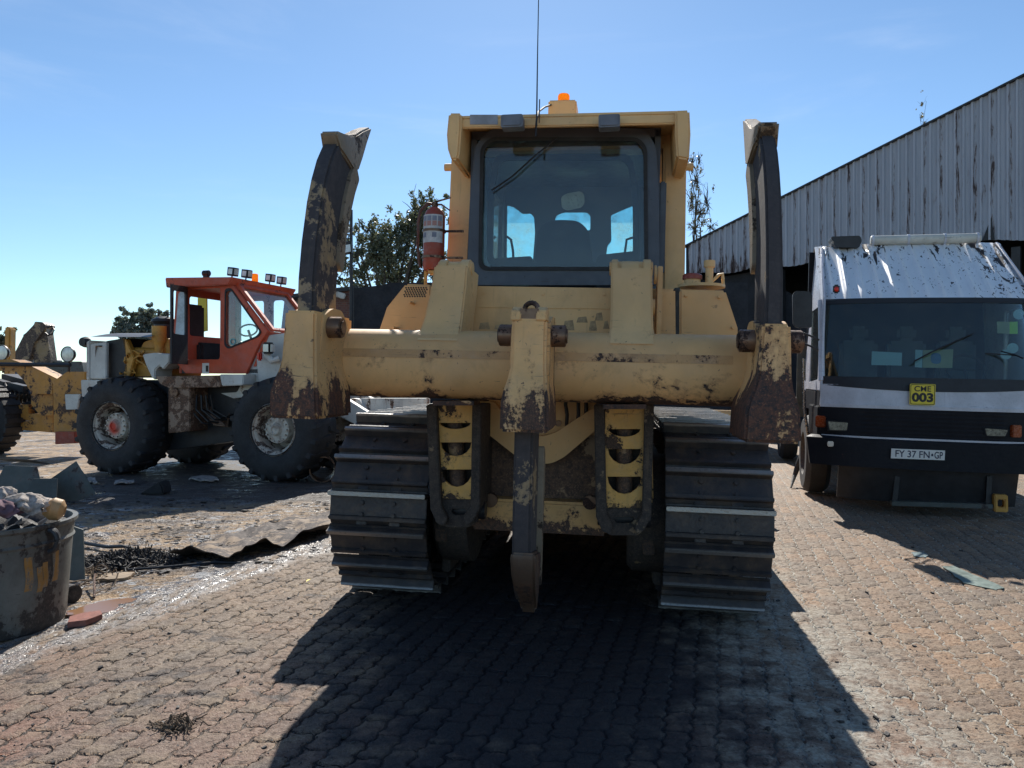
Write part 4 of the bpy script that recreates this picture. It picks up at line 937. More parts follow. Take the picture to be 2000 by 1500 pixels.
# wipers
for pts_ in (((1785, 706), (1818, 688), (1860, 670), (1902, 651)), ((1998, 700), (1985, 694), (1955, 686), (1925, 690))):
    q = [T.at(a, b, y=-.02+.045*k) for k, (a, b) in enumerate(pts_)]
    MB().tube([q[0], q[1], q[2]], .009, 6).tube([q[1]+Vector((0, .012, 0)), q[3]+Vector((0, .012, 0))], .007, 5).build('wiper', M['ink'], tr)
# mirror and arms
c = T.poly([(1549, 634), (1548, 576), (1553, 568), (1581, 569), (1587, 576), (1586, 640), (1556, 640)], .15)
mrr = MB().plate(rnd(c, .03), [], .15, .21).build('side_mirror', M['blackm'], tr, .015)
for ya, yb2 in ((648, 664), (668, 684)):
    MB().tube([T.at(1562, ya, y=.17), T.at(1583, (ya+yb2)/2, y=.2), T.at(1600, yb2, y=.3)], .012, 8).build('mirror_arm', M['blackm'], mrr)
MB().tube([T.at(1562, 640, y=.17), T.at(1562, 672, y=.17)], .012, 8).build('mirror_arm', M['blackm'], mrr)
c = T.poly([(1585, 560+0), (1590, 560)], .3)
q = T.at(2030, 600, y=.2)
# roof lamp tube, visor, marker
p0 = T.at(1700, 470, y=1.25); p1 = T.at(1915, 465, y=1.25)
rt = MB().tube([p0, p0.lerp(p1, .01), p0.lerp(p1, .99), p1], [.045, .06, .06, .045], 20).build('roof_light_tube', worn('tube_cream', (.62, .60, .52), .12, scale=6, dirt=.3, chips=.9), tr)
for k in (.02, .35, .68, .97):
    c = p0.lerp(p1, k); MB().cyl(c-Vector((.012, 0, 0)), c+Vector((.012, 0, 0)), .068, n=20).box(c.x-.012, c.x+.012, c.y-.02, c.y+.02, c.z-.12, c.z-.05).build('tube_bracket', M['truckw'], rt)
v_ = T.poly([(1622, 462), (1680, 460), (1684, 470), (1678, 484), (1632, 482)], 1.15)
MB().plate(rnd(v_, .03), [], 1.15, 1.45).build('air_horn_cowl', M['blackm'], tr, .02)
c = T.at(1634, 564, y=.27); mk = MB().box(c.x-.035, c.x+.035, c.y, c.y+.06, c.z-.05, c.z+.05).build('marker_housing', M['ink'], tr, .015); MB().ball(c+Vector((0, 0, -.005)), (.026, .02, .03)).build('marker_lens', M['redlens'], mk)
# chassis, load body and posts
MB().box(-.42, -.30, .2, 7, .62, .85).build('chassis_rail', M['blackm'], tr, .01)
MB().box(.30, .42, .2, 7, .62, .85).build('chassis_rail', M['blackm'], tr, .01)
MB().box(-.6, .6, .25, 1.2, .55, 1.0).build('engine_block', M['blackm'], tr, .05)
MB().box(-1.1, 1.1, 1.25, 1.75, .45, .62).build('front_axle', M['blackm'], tr, .04)
ld = MB().box(-1.2, 1.2, 2.05, 7.2, .95, 1.12).build('load_deck', M['scrap'], tr, .01)
hb = MB()
hb.box(-1.2, 1.2, 2.05, 2.10, 1.12, 2.0); hb.build('headboard', M['scrap'], ld, .01)
a = T.at(1601, 525, y=2.2); MB().box(a.x-.05, a.x+.05, 2.12, 2.22, 1.0, a.z).build('stake_post', M['wood'], ld, .005)
MB().obox(T.at(1590, 598, y=2.3), (.08, .05, .35), (0, .75, 0)).build('stake_brace', M['wood'], ld, .004)
MB().tube([T.at(1578, 850, y=.9), T.at(1571, 800, y=.9), T.at(1570, 700, y=.9)], .02, 8).build('air_pipe', M['chrome'], tr)
# lower step bar and yellow hook block beneath the bumper
sb = T.poly([(1742, 988), (1940, 994), (1940, 985), (1742, 979)], -.02); MB().plate(sb, [], -.02, .10).build('step_bar', M['scrap'], tr, .004)
hk = T.poly([(1943, 1000), (1970, 1001), (1969, 967), (1942, 966)], -.04); cx = sum(a for a, b in hk)/4; cz = sum(b for a, b in hk)/4
MB().plate(hk, [[((a-cx)*.5+cx, (b-cz)*.45+cz) for a, b in hk]], -.04, .05).build('tow_hook', M['oyel'], tr, .01)
band_patch('valance_shade', tz_(985, .05), zbu0-.005, .10, .0, HWB-.22, HWB-.22, M['blackm'], 30, 2, th=.04)  # black sheet standing in for the shade below the bumper
vb = T.poly([(1742, 984), (1752, 984), (1758, 930), (1748, 930)], .03); MB().plate(vb, [], .03, .06).build('step_hanger', M['blackm'], tr)
vb = T.poly([(1925, 990), (1935, 990), (1938, 930), (1928, 930)], .03); MB().plate(vb, [], .03, .06).build('step_hanger', M['blackm'], tr)
# mudflap hose hanging by the wheel
hz_ = [G(1545, 955)+Vector((0, 0, .02)), G(1552, 950)+Vector((0, 0, .15)), G(1560, 950)+Vector((0, 0, .32)), G(1569, 948)+Vector((0, 0, .5))]
o = MB().tube(hz_, [.012, .03, .045, .03], 8).build('rubber_strap', M['rubber']); tag(o, 'torn black rubber strap standing on the paving beside the truck wheel', 'strap')

# ================================================================== WHEEL LOADER
FL = Frame(((214-1000)*12/F_PX, 12.0, 0), (0, 0, R(-18)))
L = FL; WB = 2.96
lo = thing('wheel_loader', 'old articulated wheel loader with red cab and white front frame', 'wheel loader', FL)
def big_tyre(sgn):
    w_ = .62; b = MB(); r = .755
    pr = [(.36, .03), (.42, 0), (.55, -.02), (.66, 0), (.725, .05), (r, .11), (r+.0, w_-.11), (.725, w_-.05), (.66, w_), (.55, w_+.02), (.42, w_), (.36, w_-.03)]
    b.lathe(pr, (0, 0, 0), 'y', 56)
    for k in range(20):
        for half in (0, 1):
            a = 2*PI*(k+.5*half)/20; y0, y1 = (-.0, w_*.53) if half == 0 else (w_*.47, w_)
            r0, r1 = r-.05, r+.038
            ring = []
            for (yy, da) in ((y0, -.055 if half == 0 else .04), (y1, .04 if half == 0 else -.055)):
                rr0 = r0-(.06 if (half == 0 and yy == y0) or (half == 1 and yy == y1) else 0); rr1 = r1-(.05 if (half == 0 and yy == y0) or (half == 1 and yy == y1) else 0)
                ring.append([((rr_)*math.cos(a+da+q), yy, rr_*math.sin(a+da+q)) for rr_, q in ((rr0, -.065), (rr0, .065), (rr1, .045), (rr1, -.045))])
            b.loft(ring)
    return b
tm = big_tyre(1).mesh('wheel', .008); tm.materials.append(M['rubber'])
rm_ = MB().lathe([(.375, .0), (.385, .02), (.355, .035), (.345, .06), (.325, .07), (.312, .09), (.305, .46), (.20, .46)], (0, 0, 0), 'y', 44).mesh('rim')
M['rim'] = worn('rim_white', (.62, .56, .47), .62, scale=8, rustcol=(.12,.07,.05), dirt=.4); rm_.materials.append(M['rim'])
def hubmesh():
    b = MB().lathe([(.20, .46), (.205, .14), (.20, .13), (.10, .115), (.09, .10), (.07, .07), (.055, .065), (.05, .08), (0, .08)], (0, 0, 0), 'y', 30)
    for k in range(14):
        a = 2*PI*k/14; b.cyl((.175*math.cos(a), .12, .175*math.sin(a)), (.175*math.cos(a), .09, .175*math.sin(a)), .014, n=6)
    return b.mesh('hub')
def hubmat(red):
    m = NT('hub_red' if red else 'hub_white'); c = m.coord(); p = m.sep(c)
    rr_ = m.math('SQRT', m.math('ADD', m.math('POWER', m.math('SUBTRACT', p[0], -.03), 2), m.math('POWER', m.math('SUBTRACT', p[2], -.03), 2)))
    n_ = m.noise(c, 10, 6, .6); col = m.mix(m.ramp(n_, .45, .6, 0, .7), (.60, .55, .47), (.28, .20, .15))
    if red: col = m.mix(m.ramp(m.math('ADD', rr_, m.math('MULTIPLY', n_, .06)), .19, .08), col, (.62, .06, .03))
    m.bsdf(col, .6, 0, m.bump(n_, .3, .005)); return m.m
hw_ = hubmesh(); hw_.materials.append(hubmat(False)); hr_ = hubmesh(); hr_.materials.append(hubmat(True))
def lwheel(x, y, far, red=False):
    o = bpy.data.objects.new('wheel', tm); COL.objects.link(o); o.parent = lo; o.location = (x, y, .762); o.rotation_euler = (0, random.uniform(0, 3), PI if far else 0)
    for me, nm in ((rm_, 'rim'), (hr_ if red else hw_, 'hub')):
        c = bpy.data.objects.new(nm, me); COL.objects.link(c); c.parent = o
        if nm == 'hub': c.rotation_euler = (0, -o.rotation_euler[1], 0)
    return o
lwheel(0, 0, False, True); lwheel(WB, 0, False); lwheel(0, 2.25, True); lwheel(WB, 2.25, True)
def lp(name, pts, y0, y1, mat, parent=None, bevel=.012, r=0, holes=[]):
    q = L.poly(pts, y0); q = rnd(q, r) if r else q
    return MB().plate(q, [rnd(L.poly(hh, y0), .05) for hh in holes], y0, y1).build(name, M[mat], parent or lo, bevel)
# frames
lp('rear_frame', [(205, 742), (330, 742), (330, 800), (300, 830), (215, 800)], .62, 1.6, 'blackm')
lp('belly', [(325, 752), (470, 752), (470, 860), (325, 880)], .55, 1.7, 'blackm')
lp('deck', [(303, 735), (430, 733), (430, 756), (330, 758), (312, 750)], .12, 1.9, 'rustbox')
lp('fuel_box', [(328, 757), (371, 752), (371, 842), (328, 846)], .15, .8, 'rustbox')
c = L.at(342, 766, y=.14); MB().cyl(c, c+Vector((0, -.03, 0)), .075, n=20).build('filler_cap', M['pin'], lo, .006)
lp('step_panel', [(428, 731), (476, 731), (474, 752), (433, 754)], .12, .9, 'white')
# side machinery: pipes
b = MB()
for k in range(7):
    b.tube([L.at(382+k*5, 770+k*4, y=.5), L.at(395+k*4, 800+k*5, y=.42), L.at(420+k*4, 815+k*3, y=.45), L.at(450, 835-k*6, y=.6)], .02, 7)
b.build('hydraulic_pipes', M['pin'], lo)
lp('articulation_plate', [(378, 775), (470, 770), (470, 790), (450, 800), (380, 800)], .75, 1.4, 'scrap')
# cab
cs = [(344, 556), (440, 556), (454, 556), (523, 647), (508, 668), (480, 730), (362, 729), (336, 700)]
wins = [[(360, 566), (430, 562), (429, 702), (360, 702)], [(441, 568), (452, 566), (509, 648), (502, 657), (447, 679), (440, 672)]]
lc = lp('cab', cs, .35, .41, 'red', holes=wins)
# rear quarter pane seam and door edge
lp('door_pane', [(360, 566), (359, 702), (347, 700), (352, 572)], .34, .347, 'glassc', lc, 0)
lp('side_pane', wins[1], .37, .376, 'glassc', lc, 0, r=.04)
sm_o = rnd(L.poly(wins[1], .345), .05); cx = sum(a for a, b in sm_o)/len(sm_o); cz = sum(b for a, b in sm_o)/len(sm_o)
MB().plate([((a-cx)*1.06+cx, (b-cz)*1.06+cz) for a, b in sm_o], [[((a-cx)*.98+cx, (b-cz)*.98+cz) for a, b in sm_o]], .335, .35).build('window_seal', M['ink'], lc)
dw = rnd(L.poly([(349, 572), (364, 566), (364, 672), (341, 676)], .343), .03)
MB().plate(dw, [], .338, .345).build('rear_side_pane', plain('pane_reflecting', (.42, .50, .55), .2, .0, var=.3), lc)
# open door standing out from the cab
a0 = L.at(361, 560, y=.35); a1 = L.at(361, 712, y=.35); 
door = MB(); dl = .62
dpt = [(0, a1.z), (dl, a1.z), (dl, a0.z-.04), (0, a0.z)]
door.plate(dpt, [rnd([(.07, a1.z+.45), (dl-.07, a1.z+.45), (dl-.07, a0.z-.12), (.07, a0.z-.1)], .05)], -.02, .02)
# leaf swings on the rear edge, standing square to the cab side
vs = [Vector((a0.x+.03+p_[1], .35-p_[0]*.98+p_[1], p_[2])) for p_ in door.v]; door.v = [(a0.x+.05+(v0[1])+v0[0]*.33, .34-v0[0]*.92, v0[2]) for v0 in door.v]
dro = door.build('door', M['blackm'], lc, .006)
# far side and back walls, roof
xb_ = L.at(344, 560, y=.35).x; xf = L.at(454, 556, y=.35).x; zt3 = L.at(440, 556, y=.35).z; zb3 = L.at(362, 729, y=.35).z; xfl = L.at(523, 647, y=.35).x; zfl = L.at(523, 647, y=.35).z
fw = [(xb_, zb3+.15), (xfl-.1, zb3+.15), (xfl, zfl), (xf, zt3), (xb_, zt3)]
MB().plate(fw, [rnd([(xb_+.12, zb3+.55), (xb_+.62, zb3+.55), (xb_+.62, zt3-.1), (xb_+.12, zt3-.1)], .06), rnd([(xb_+.78, zb3+.55), (xfl-.2, zb3+.62), (xf-.05, zt3-.1), (xb_+.78, zt3-.1)], .06)], 1.72, 1.78).build('cab_far_side', M['white'], lc, .008)
MB().plate([(.41, zb3), (1.72, zb3), (1.72, zt3), (.41, zt3)], [rnd([(.6, zb3+.6), (1.5, zb3+.6), (1.5, zt3-.12), (.6, zt3-.12)], .06)], xb_, xb_+.05, 'x').build('cab_back', M['red'], lc, .008)
# sloping front with big pane
def front_pt(u, v): return (xfl+(xf-xfl)*v, .41+1.31*u, zfl+(zt3-zfl)*v)
b = MB()
for (u0, u1, v0, v1) in ((0, .05, 0, 1), (.95, 1, 0, 1), (.05, .95, 0, .05), (.05, .95, .93, 1)):
    P_ = [Vector(front_pt(u, v)) for u, v in ((u0, v0), (u1, v0), (u1, v1), (u0, v1))]; n_ = Vector((.05, 0, .03)); b.loft([P_, [q+n_ for q in P_]])
b.build('front_frame_bars', M['red'], lc, .006)
MB().grid(lambda u, v: tuple(Vector(front_pt(.04+.92*u, .04+.9*v))+Vector((.02, 0, .01))), 2, 2).build('windscreen', M['glassc'], lc)
MB().loft([[(xfl, .41, zfl), (xfl, 1.72, zfl), (xfl-.1, 1.72, zb3+.1), (xfl-.25, .41, zb3+.1)], [(xfl-.05, .41, zfl), (xfl-.05, 1.72, zfl), (xfl-.15, 1.72, zb3+.1), (xfl-.3, .41, zb3+.1)]]).build('front_apron', M['red'], lc)
rf = MB(); zr_ = L.at(340, 541, y=.2).z
rf.loft([[(xb_-.08, .22, zt3-.02), (xf+.02, .22, zt3-.02), (xf+.10, .22, zr_-.04), (xb_-.10, .22, zr_)], [(xb_-.08, 1.9, zt3-.02), (xf+.02, 1.9, zt3-.02), (xf+.10, 1.9, zr_-.04), (xb_-.10, 1.9, zr_)]])
rf.build('roof', M['red'], lc, .012)
MB().tube([L.at(467, 566, y=.45), L.at(492, 606, y=.5), L.at(520, 648, y=.6)], .012, 6).build('wiper', M['ink'], lc)
# interior
sx = L.at(395, 660, y=1.0)
MB().box(sx.x-.25, sx.x+.2, .75, 1.3, zb3+.1, zb3+.5).box(sx.x-.32, sx.x-.18, .75, 1.3, zb3+.5, zb3+1.15).build('seat', M['seat'], lc, .04)
wc = L.at(485, 645, y=1.0); MB().tube([(wc.x+.05*math.sin(a), 1.0+.22*math.cos(a), wc.z+.09*math.sin(a)) for a in np.linspace(0, 2*PI, 24)], .014, 7).tube([wc, wc+Vector((.2, 0, -.5))], .02, 7).build('steering_wheel', M['ink'], lc)
MB().box(xb_+.05, xfl-.2, .42, 1.7, zb3-.0, zb3+.06).build('cab_floor', M['blackm'], lc)
ty = L.poly([(386, 572), (403, 574), (404, 646), (386, 650)], 1.65); MB().plate(ty, [], 1.65, 1.68).build('yellow_panel', M['signy'], lc)
sk = L.at(452, 667, y=.33); MB().lathe([(.035, 0), (.05, 0), (.05, .003), (.035, .003)], (sk.x, .362, sk.z), 'y', 20).build('round_sticker', plain('teal_print', (.1, .45, .5), .5), lc)
q_ = L.poly([(395, 730), (408, 730), (408, 709), (395, 709)], .345); MB().plate(q_, [], .343, .349).build('label_panel', M['plate'], lc); q_ = L.poly([(402, 726), (407, 726), (407, 714), (402, 714)], .342); MB().plate(q_, [], .340, .3425).build('label_print', M['ink'], lc)
for k in range(5):
    MB().tube([L.at(375+k*9, 772, y=.3), L.at(372+k*11, 800, y=.22+.03*k), L.at(395+k*12, 826-k*3, y=.28), L.at(430+k*7, 832-k*6, y=.5)], .014, 7).build('hydraulic_hose', M['hose'], lo)
# work lamps and beacon
def wlamp(px, py, y_):
    c = L.at(px, py, y=y_); zz = zr_-.03
    l = MB().obox((c.x, c.y, c.z), (.12, .12, .13), (0, .12, -.1)).cyl((c.x-.03, c.y, zz-.02), (c.x-.01, c.y, c.z-.05), .012, n=8).build('work_lamp', M['ink'], lo, .012)
    MB().obox((c.x+.064, c.y, c.z-.005), (.006, .09, .09), (0, .12, -.1)).obox((c.x, c.y-.063, c.z), (.08, .004, .08), (0, .12, -.1)).build('lens', M['lamp'], l)
for px, py, y_ in ((455, 531, .35), (482, 535, .75), (528, 543, 1.45), (550, 548, 1.78)): wlamp(px, py, y_)
c = L.at(498, 541, y=1.0); MB().cyl((c.x, c.y, zr_-.05), (c.x, c.y, c.z+.05), .05, n=18).build('beacon_lens', M['beacon'], lo, .01)
c = L.at(403, 534, y=.8); MB().cyl((c.x-.06, c.y, c.z), (c.x+.06, c.y, c.z), .05, n=16).box(c.x-.05, c.x+.05, c.y-.03, c.y+.03, zr_-.02, c.z).build('horn', M['ink'], lo, .01)
# front frame, headlamp
ff = lp('front_frame', [(478, 735), (489, 695), (506, 676), (520, 655), (560, 650), (600, 660), (600, 745), (545, 748), (510, 760), (478, 775), (455, 778), (430, 768), (462, 766)], .42, 1.7, 'white')
lp('frame_pad', [(500, 700), (560, 690), (560, 752), (505, 752)], .36, .42, 'white', ff)
c = L.at(524, 680, y=.2); hl_ = MB().obox(c, (.14, .12, .17)).build('headlight', M['ink'], lo, .02); MB().obox(c+Vector((0, -.064, 0)), (.09, .006, .11)).obox(c+Vector((.074, 0, 0)), (.006, .09, .11)).build('lens', M['lamp'], hl_)
c = L.at(507, 696, y=.25); MB().obox(c, (.07, .08, .13)).build('indicator', M['redlens'], lo, .02)
MB().tube([L.at(520, 692, y=.25), L.at(532, 705, y=.25), L.at(545, 700, y=.3)], .05, 10).build('lamp_bracket', M['white'], lo)
c = L.at(440, 757, y=.1)
# lift arms and bucket to the right
MB().plate([(WB-.1, 1.1), (WB+.5, 1.35), (WB+1.6, .75), (WB+1.75, .35), (WB+1.55, .35), (WB+1.3, .65), (WB+.4, 1.05)], [], .75, .87).build('lift_arm', M['white'], lo, .012)
MB().plate([(WB-.1, 1.1), (WB+.5, 1.35), (WB+1.6, .75), (WB+1.75, .35), (WB+1.55, .35), (WB+1.3, .65), (WB+.4, 1.05)], [], 1.5, 1.62).build('lift_arm', M['white'], lo, .012)
bk = MB(); pr = [(WB+1.55, 1.0), (WB+1.5, .45), (WB+1.65, .15), (WB+2.0, .05), (WB+2.7, .04)]
bk.plate(pr+[(a, b+.04) for a, b in reversed(pr[1:])]+[(WB+1.59, 1.0)], [], -.15, 2.6, 'x' if False else 'y')
bk.plate(pr+[(WB+2.3, .75)], [], -.19, -.15); bk.plate(pr+[(WB+2.3, .75)], [], 2.6, 2.64)
bk.build('bucket', M['white'], lo, .006)
bkp = L.poly([(662, 782), (700, 776), (720, 815), (690, 826)], .9)
lp('arm_link', [(664, 800), (684, 778), (700, 780), (722, 812), (700, 822)], 1.0, 1.2, 'white')
lp('cross_tube', [(700, 778), (830, 778), (830, 800), (712, 812)], 1.1, 1.3, 'white')
# engine bay and rear
lp('radiator_guard', [(168, 668), (175, 664), (176, 741), (168, 742)], .35, 1.5, 'white')
lp('radiator_guard', [(176, 672), (208, 668), (207, 740), (176, 740)], .35, .41, 'white')
MB().tube([L.at(a, b, y=.33) for a, b in ((198, 676), (188, 676), (186, 700), (188, 720), (200, 722))], .014, 7).build('guard_handle', M['pin'], lo)
lp('radiator', [(206, 666), (245, 660), (250, 735), (206, 738)], .45, 1.6, 'blackm')
b = MB(); c0_ = L.at(176, 658, y=.3); c1_ = L.at(290, 662, y=.3)
b.grid(lambda u, v: (c0_.x+(c1_.x-c0_.x)*u, .3+1.5*v, c0_.z+.10*math.sin(PI*v)-.02*u), 12, 10)
b.grid(lambda u, v: (c0_.x+.25+(c1_.x-c0_.x-.25)*u, 1.72, c0_.z-.5*v), 4, 2)
b.build('engine_hood', M['blackm'], lo)
lp('engine', [(232, 735), (250, 705), (272, 690), (280, 668), (300, 662), (330, 660), (335, 735)], .6, 1.3, 'oyel', r=.05)
p = L.at(311, 672, y=.55); p2 = L.at(311, 637, y=.55); MB().lathe([(.06, p.z-.25), (.07, p.z-.05), (.08, p.z), (.11, p.z+.05), (.112, p2.z), (0, p2.z)], (p.x, .55, 0), 'z', 24).build('air_cleaner', M['oyel'], lo)
p3 = L.at(311, 634, y=.7); MB().lathe([(0, p3.z-.3), (.16, p3.z-.3), (.16, p3.z), (.20, p3.z+.05), (.19, p3.z+.09), (.1, p3.z+.13), (0, p3.z+.13)], (p3.x+.06, .75, 0), 'z', 26).build('pre_cleaner', M['blackm'], lo)
MB().tube([(p3.x-.02, .7, p3.z+.12), (p3.x-.0, .7, p3.z+.2), (p3.x+.16, .7, p3.z+.2), (p3.x+.18, .7, p3.z+.1)], .015, 7).build('cleaner_handle', M['ink'], lo)
MB().cyl(L.at(262, 690, y=.62), L.at(325, 690, y=.62), .10, .09, n=20).build('air_duct', M['oyel'], lo)
fd = MB(); fpts = [L.at(a, b, y=.2) for a, b in ((277, 692), (284, 700), (293, 718), (302, 738))]
fd.plate(L.poly([(277, 692), (300, 689), (331, 692), (331, 708), (318, 722), (312, 714), (303, 722), (302, 742), (296, 738), (284, 712)], .22), [], .22, .60).build('mudguard', M['white'], lo, .015)
lp('frame_strut', [(205, 686), (212, 684), (243, 716), (238, 722)], .5, .58, 'wood')
lp('frame_strut', [(238, 660), (246, 662), (262, 700), (252, 735), (240, 735), (246, 700)], .45, .55, 'oyel')
random.seed(4); b = MB()
for k in range(12):
    x = random.uniform(238, 290); y_ = random.uniform(700, 722); q = [L.at(x, y_, y=.5)]
    for j in range(4): x += random.uniform(-12, 14); y_ += random.uniform(-12, 12); q.append(L.at(x, min(730, max(685, y_)), y=.45+random.uniform(-.05, .1)))
    b.tube(q, .016, 6)
b.build('engine_pipes', M['oyel'], lo)
c = L.at(165, 668, y=.4); MB().lathe([(0, 0), (.07, .0), (.09, .06), (.09, .1), (0, .1)], (c.x, c.y-.05, c.z), 'y', 20).build('rear_lamp', M['ink'], lo)
lp('counterweight', [(157, 742), (208, 742), (205, 760), (190, 800), (160, 790)], .35, 1.8, 'white')

# ================================================================== GRADER (far left)
FG = Frame(((60-1000)*15/F_PX, 15, 0), (0, 0, R(-12)))
gd = thing('road_grader', 'yellow motor grader frame standing behind the loader at the left edge', 'grader', FG)
def gp(name, pts, y0, y1, mat='gyel', parent=None, r=0, bevel=.01):
    q = FG.poly(pts, y0); q = rnd(q, r) if r else q
    return MB().plate(q, [], y0, y1).build(name, M[mat], parent or gd, bevel)
gp('main_frame', [(-60, 702), (22, 702), (62, 716), (120, 744), (103, 750), (103, 770), (62, 770), (45, 742), (30, 726), (-60, 722)], 0, .35)
gp('frame_box', [(103, 745), (130, 726), (166, 726), (166, 800), (152, 845), (104, 845)], -.02, .6)
gp('lower_beam', [(14, 790), (56, 790), (56, 808), (104, 808), (104, 845), (20, 838), (20, 828), (60, 822), (14, 812)], .2, .4)
gp('cross_plate', [(60, 770), (104, 770), (104, 812), (78, 812), (60, 790)], .1, .3)
gp('front_weight', [(107, 843), (146, 843), (146, 866), (107, 868)], -.1, .3, 'redext')
gp('white_plate', [(126, 770), (156, 770), (150, 800), (128, 800)], -.08, -.03, 'white')
gp('engine_mass', [(2, 730), (60, 745), (60, 790), (2, 800)], .8, 1.5, 'blackm')
MB().tube([FG.at(-30, 711, y=-.15), FG.at(137, 713, y=-.15)], .04, 10).build('steering_rod', M['ink'], gd)
b = MB()
for k in range(6): b.tube([FG.at(8+k*9, 748+k*2, y=.5), FG.at(18+k*8, 770, y=.4), FG.at(14+k*9, 786, y=.5)], .03, 6)
b.build('hoses', M['hose'], gd)
for px, py in ((133, 692), (4, 689)):
    c = FG.at(px, py, y=.1); l = MB().lathe([(0, .12), (.10, .10), (.155, .02), (.155, -.02), (.14, -.02)], c, 'y', 24).cyl((c.x, c.y+.03, c.z-.4), (c.x, c.y+.03, c.z-.13), .025, n=10).build('headlamp', M['ink'], gd)
    MB().lathe([(0, -.022), (.14, -.012)], c, 'y', 24).build('lens', M['lamp'], l)
c = FG.at(-48, 838, y=-.2)
gw = MB().lathe([(.3, 0), (.55, -.03), (.66, .04), (.68, .1), (.68, .35), (.66, .42), (.3, .45)], (c.x, -.2, .68), 'y', 40)
for k in range(24):
    a = 2*PI*k/24; gw.obox((c.x+.68*math.cos(a), .03, .68+.68*math.sin(a)), (.05, .42, .10), (0, -a, .0))
gw.build('wheel', M['rubber'], gd); 
b = MB(); rng = random.Random(41)
for k in range(16):
    px_, py_ = rng.uniform(0, 100), rng.uniform(735, 830); b.obox(FG.at(px_, py_, y=rng.uniform(.35, .8)), (rng.uniform(.1, .4), .2, rng.uniform(.05, .2)), (0, rng.uniform(-.5, .5), 0))
b.build('axle_gear', M['blackm'], gd, .01)
# mast parts behind
xm = thing('excavator', 'muddy yellow excavator with its folded arm raised beyond the grader', 'excavator', loc=W.at(60, 760, y=24), group=None)
xm.location.z = 0; FX = Frame(xm.location)
def xp(name, pts, y0, y1, mat, parent=None):
    return MB().plate(rnd(FX.poly(pts, y0), .04), [], y0, y1).build(name, M[mat], parent or xm, .015)
M['xyel'] = worn('muddy_yellow', (.30, .21, .10), .8, scale=2, rustcol=(.12,.09,.07), dirt=.6)
xp('boom', [(22, 702), (46, 655), (66, 634), (68, 628), (82, 629), (90, 636), (80, 652), (66, 670), (58, 702)], 0, .5, 'xyel')
xp('dipper_arm', [(64, 672), (78, 644), (90, 640), (100, 712), (66, 712)], .1, .45, 'xyel')
xp('body', [(95, 706), (160, 706), (166, 740), (95, 745)], .2, 2, 'scrap')
xp('undercarriage', [(10, 742), (165, 742), (165, 790), (10, 790)], .0, 2.2, 'blackm')
xp('house', [(10, 704), (64, 700), (66, 745), (10, 745)], .6, 2.2, 'cabdark')
MB().tube([FX.at(a, b, y=-.05) for a, b in ((88, 650), (94, 655), (103, 652), (106, 644), (101, 637), (92, 640))], .03, 7).build('hose', M['hose'], xm)
MB().tube([FX.at(a, b, y=.2) for a, b in ((48, 664), (48, 655), (54, 651))], .04, 7).build('grab_rail', M['hose'], xm)
ops = MB().plate(W.poly([(3, 680), (18, 680), (20, 640), (10, 637)], 19), [], 19, 19.2).plate(W.poly([(8, 690), (14, 690), (13, 676), (9, 676)], 19.05), [], 19.05, 19.15)
o = MB().plate([(q[0], q[1]) for q in W.poly([(2, 860), (15, 860), (20, 640), (9, 637)], 19)], [], 19, 19.25).build('steel_post', M['oyel'], None, .03); tag(o, 'orange rusty steel post rising at the far left behind the grader', 'post')

# ================================================================== WAREHOUSE (right)
P0 = Vector((5.95, 25.9, 0)); P1 = Vector((13.07, 19.6, 0)); dv = (P1-P0); ang = math.atan2(dv.y, dv.x)
P0b = P0
FWH = Frame(P0b, (0, 0, ang)); WL = dv.length
wh = thing('warehouse', 'grey corrugated warehouse wall with rising roofline and rust streaks behind the truck', 'warehouse', FWH)
A = FWH.at(1345, 480, y=0); Bp = FWH.at(2000, 150, y=0); lowA = FWH.at(1400, 533, y=0); lowB = FWH.at(1995, 466, y=0)
ext = 3.0
sl_ = (Bp.z-A.z)/(Bp.x-A.x); slo = (lowB.z-lowA.z)/(lowB.x-lowA.x)
x0_, x1_ = A.x, Bp.x+ext
b = MB(); prof = [0, .045, .075, .16, .19, .2]
nx = int((x1_-x0_)/.2)
xs = []
for k in range(nx+1):
    x = x0_+k*.2; xs += [(x, 0), (x+.10, 0), (x+.12, -.065), (x+.165, -.065), (x+.19, 0)]
random.seed(11)
cut = lambda x: lowA.z+slo*(x-lowA.x)
vs = []; fs = []
for (x, y_) in xs: vs += [(x, y_, cut(x)+(.06*math.sin(x*3.1))), (x, y_, cut(x)*.5+.5*(A.z+sl_*(x-A.x))), (x, y_, A.z+sl_*(x-A.x))]
for i in range(len(xs)-1):
    for j in (0, 1):
        if j == 0 and 6.9 < xs[i][0] % 100 < 6.9: continue
        fs.append((i*3+j, (i+1)*3+j, (i+1)*3+j+1, i*3+j+1))
b.add(vs, fs); b.build('corrugated_cladding', M['corr'], wh, angle=20)
edge = [(x0_-.15, A.z-sl_*.15), (x1_, A.z+sl_*(x1_-A.x))]
MB().plate([edge[0], edge[1], (edge[1][0], edge[1][1]+.05), (edge[0][0], edge[0][1]+.05)], [], -.12, .3).build('roof_edge', M['blackm'], wh)
MB().add([(x0_-.15, .3, A.z+.0), (x1_, .3, edge[1][1]), (x1_, 16, edge[1][1]), (x0_-.15, 16, A.z)], [(0, 1, 2, 3)]).build('roof', M['greyw'], wh)
MB().plate([(x0_-.1, 0), (x1_, 0), (x1_, A.z+sl_*(x1_-A.x)-.1), (x0_-.1, A.z-.1)], [], 6, 6.1).build('inner_wall', M['cloth'], wh)
MB().box(x1_, x1_+.1, 0, 6, 0, A.z+sl_*(x1_-A.x)).build('end_wall', M['cloth'], wh)
MB().box(x0_-.1, x0_, 0, 12, 0, A.z).build('side_wall', M['cloth'], wh)
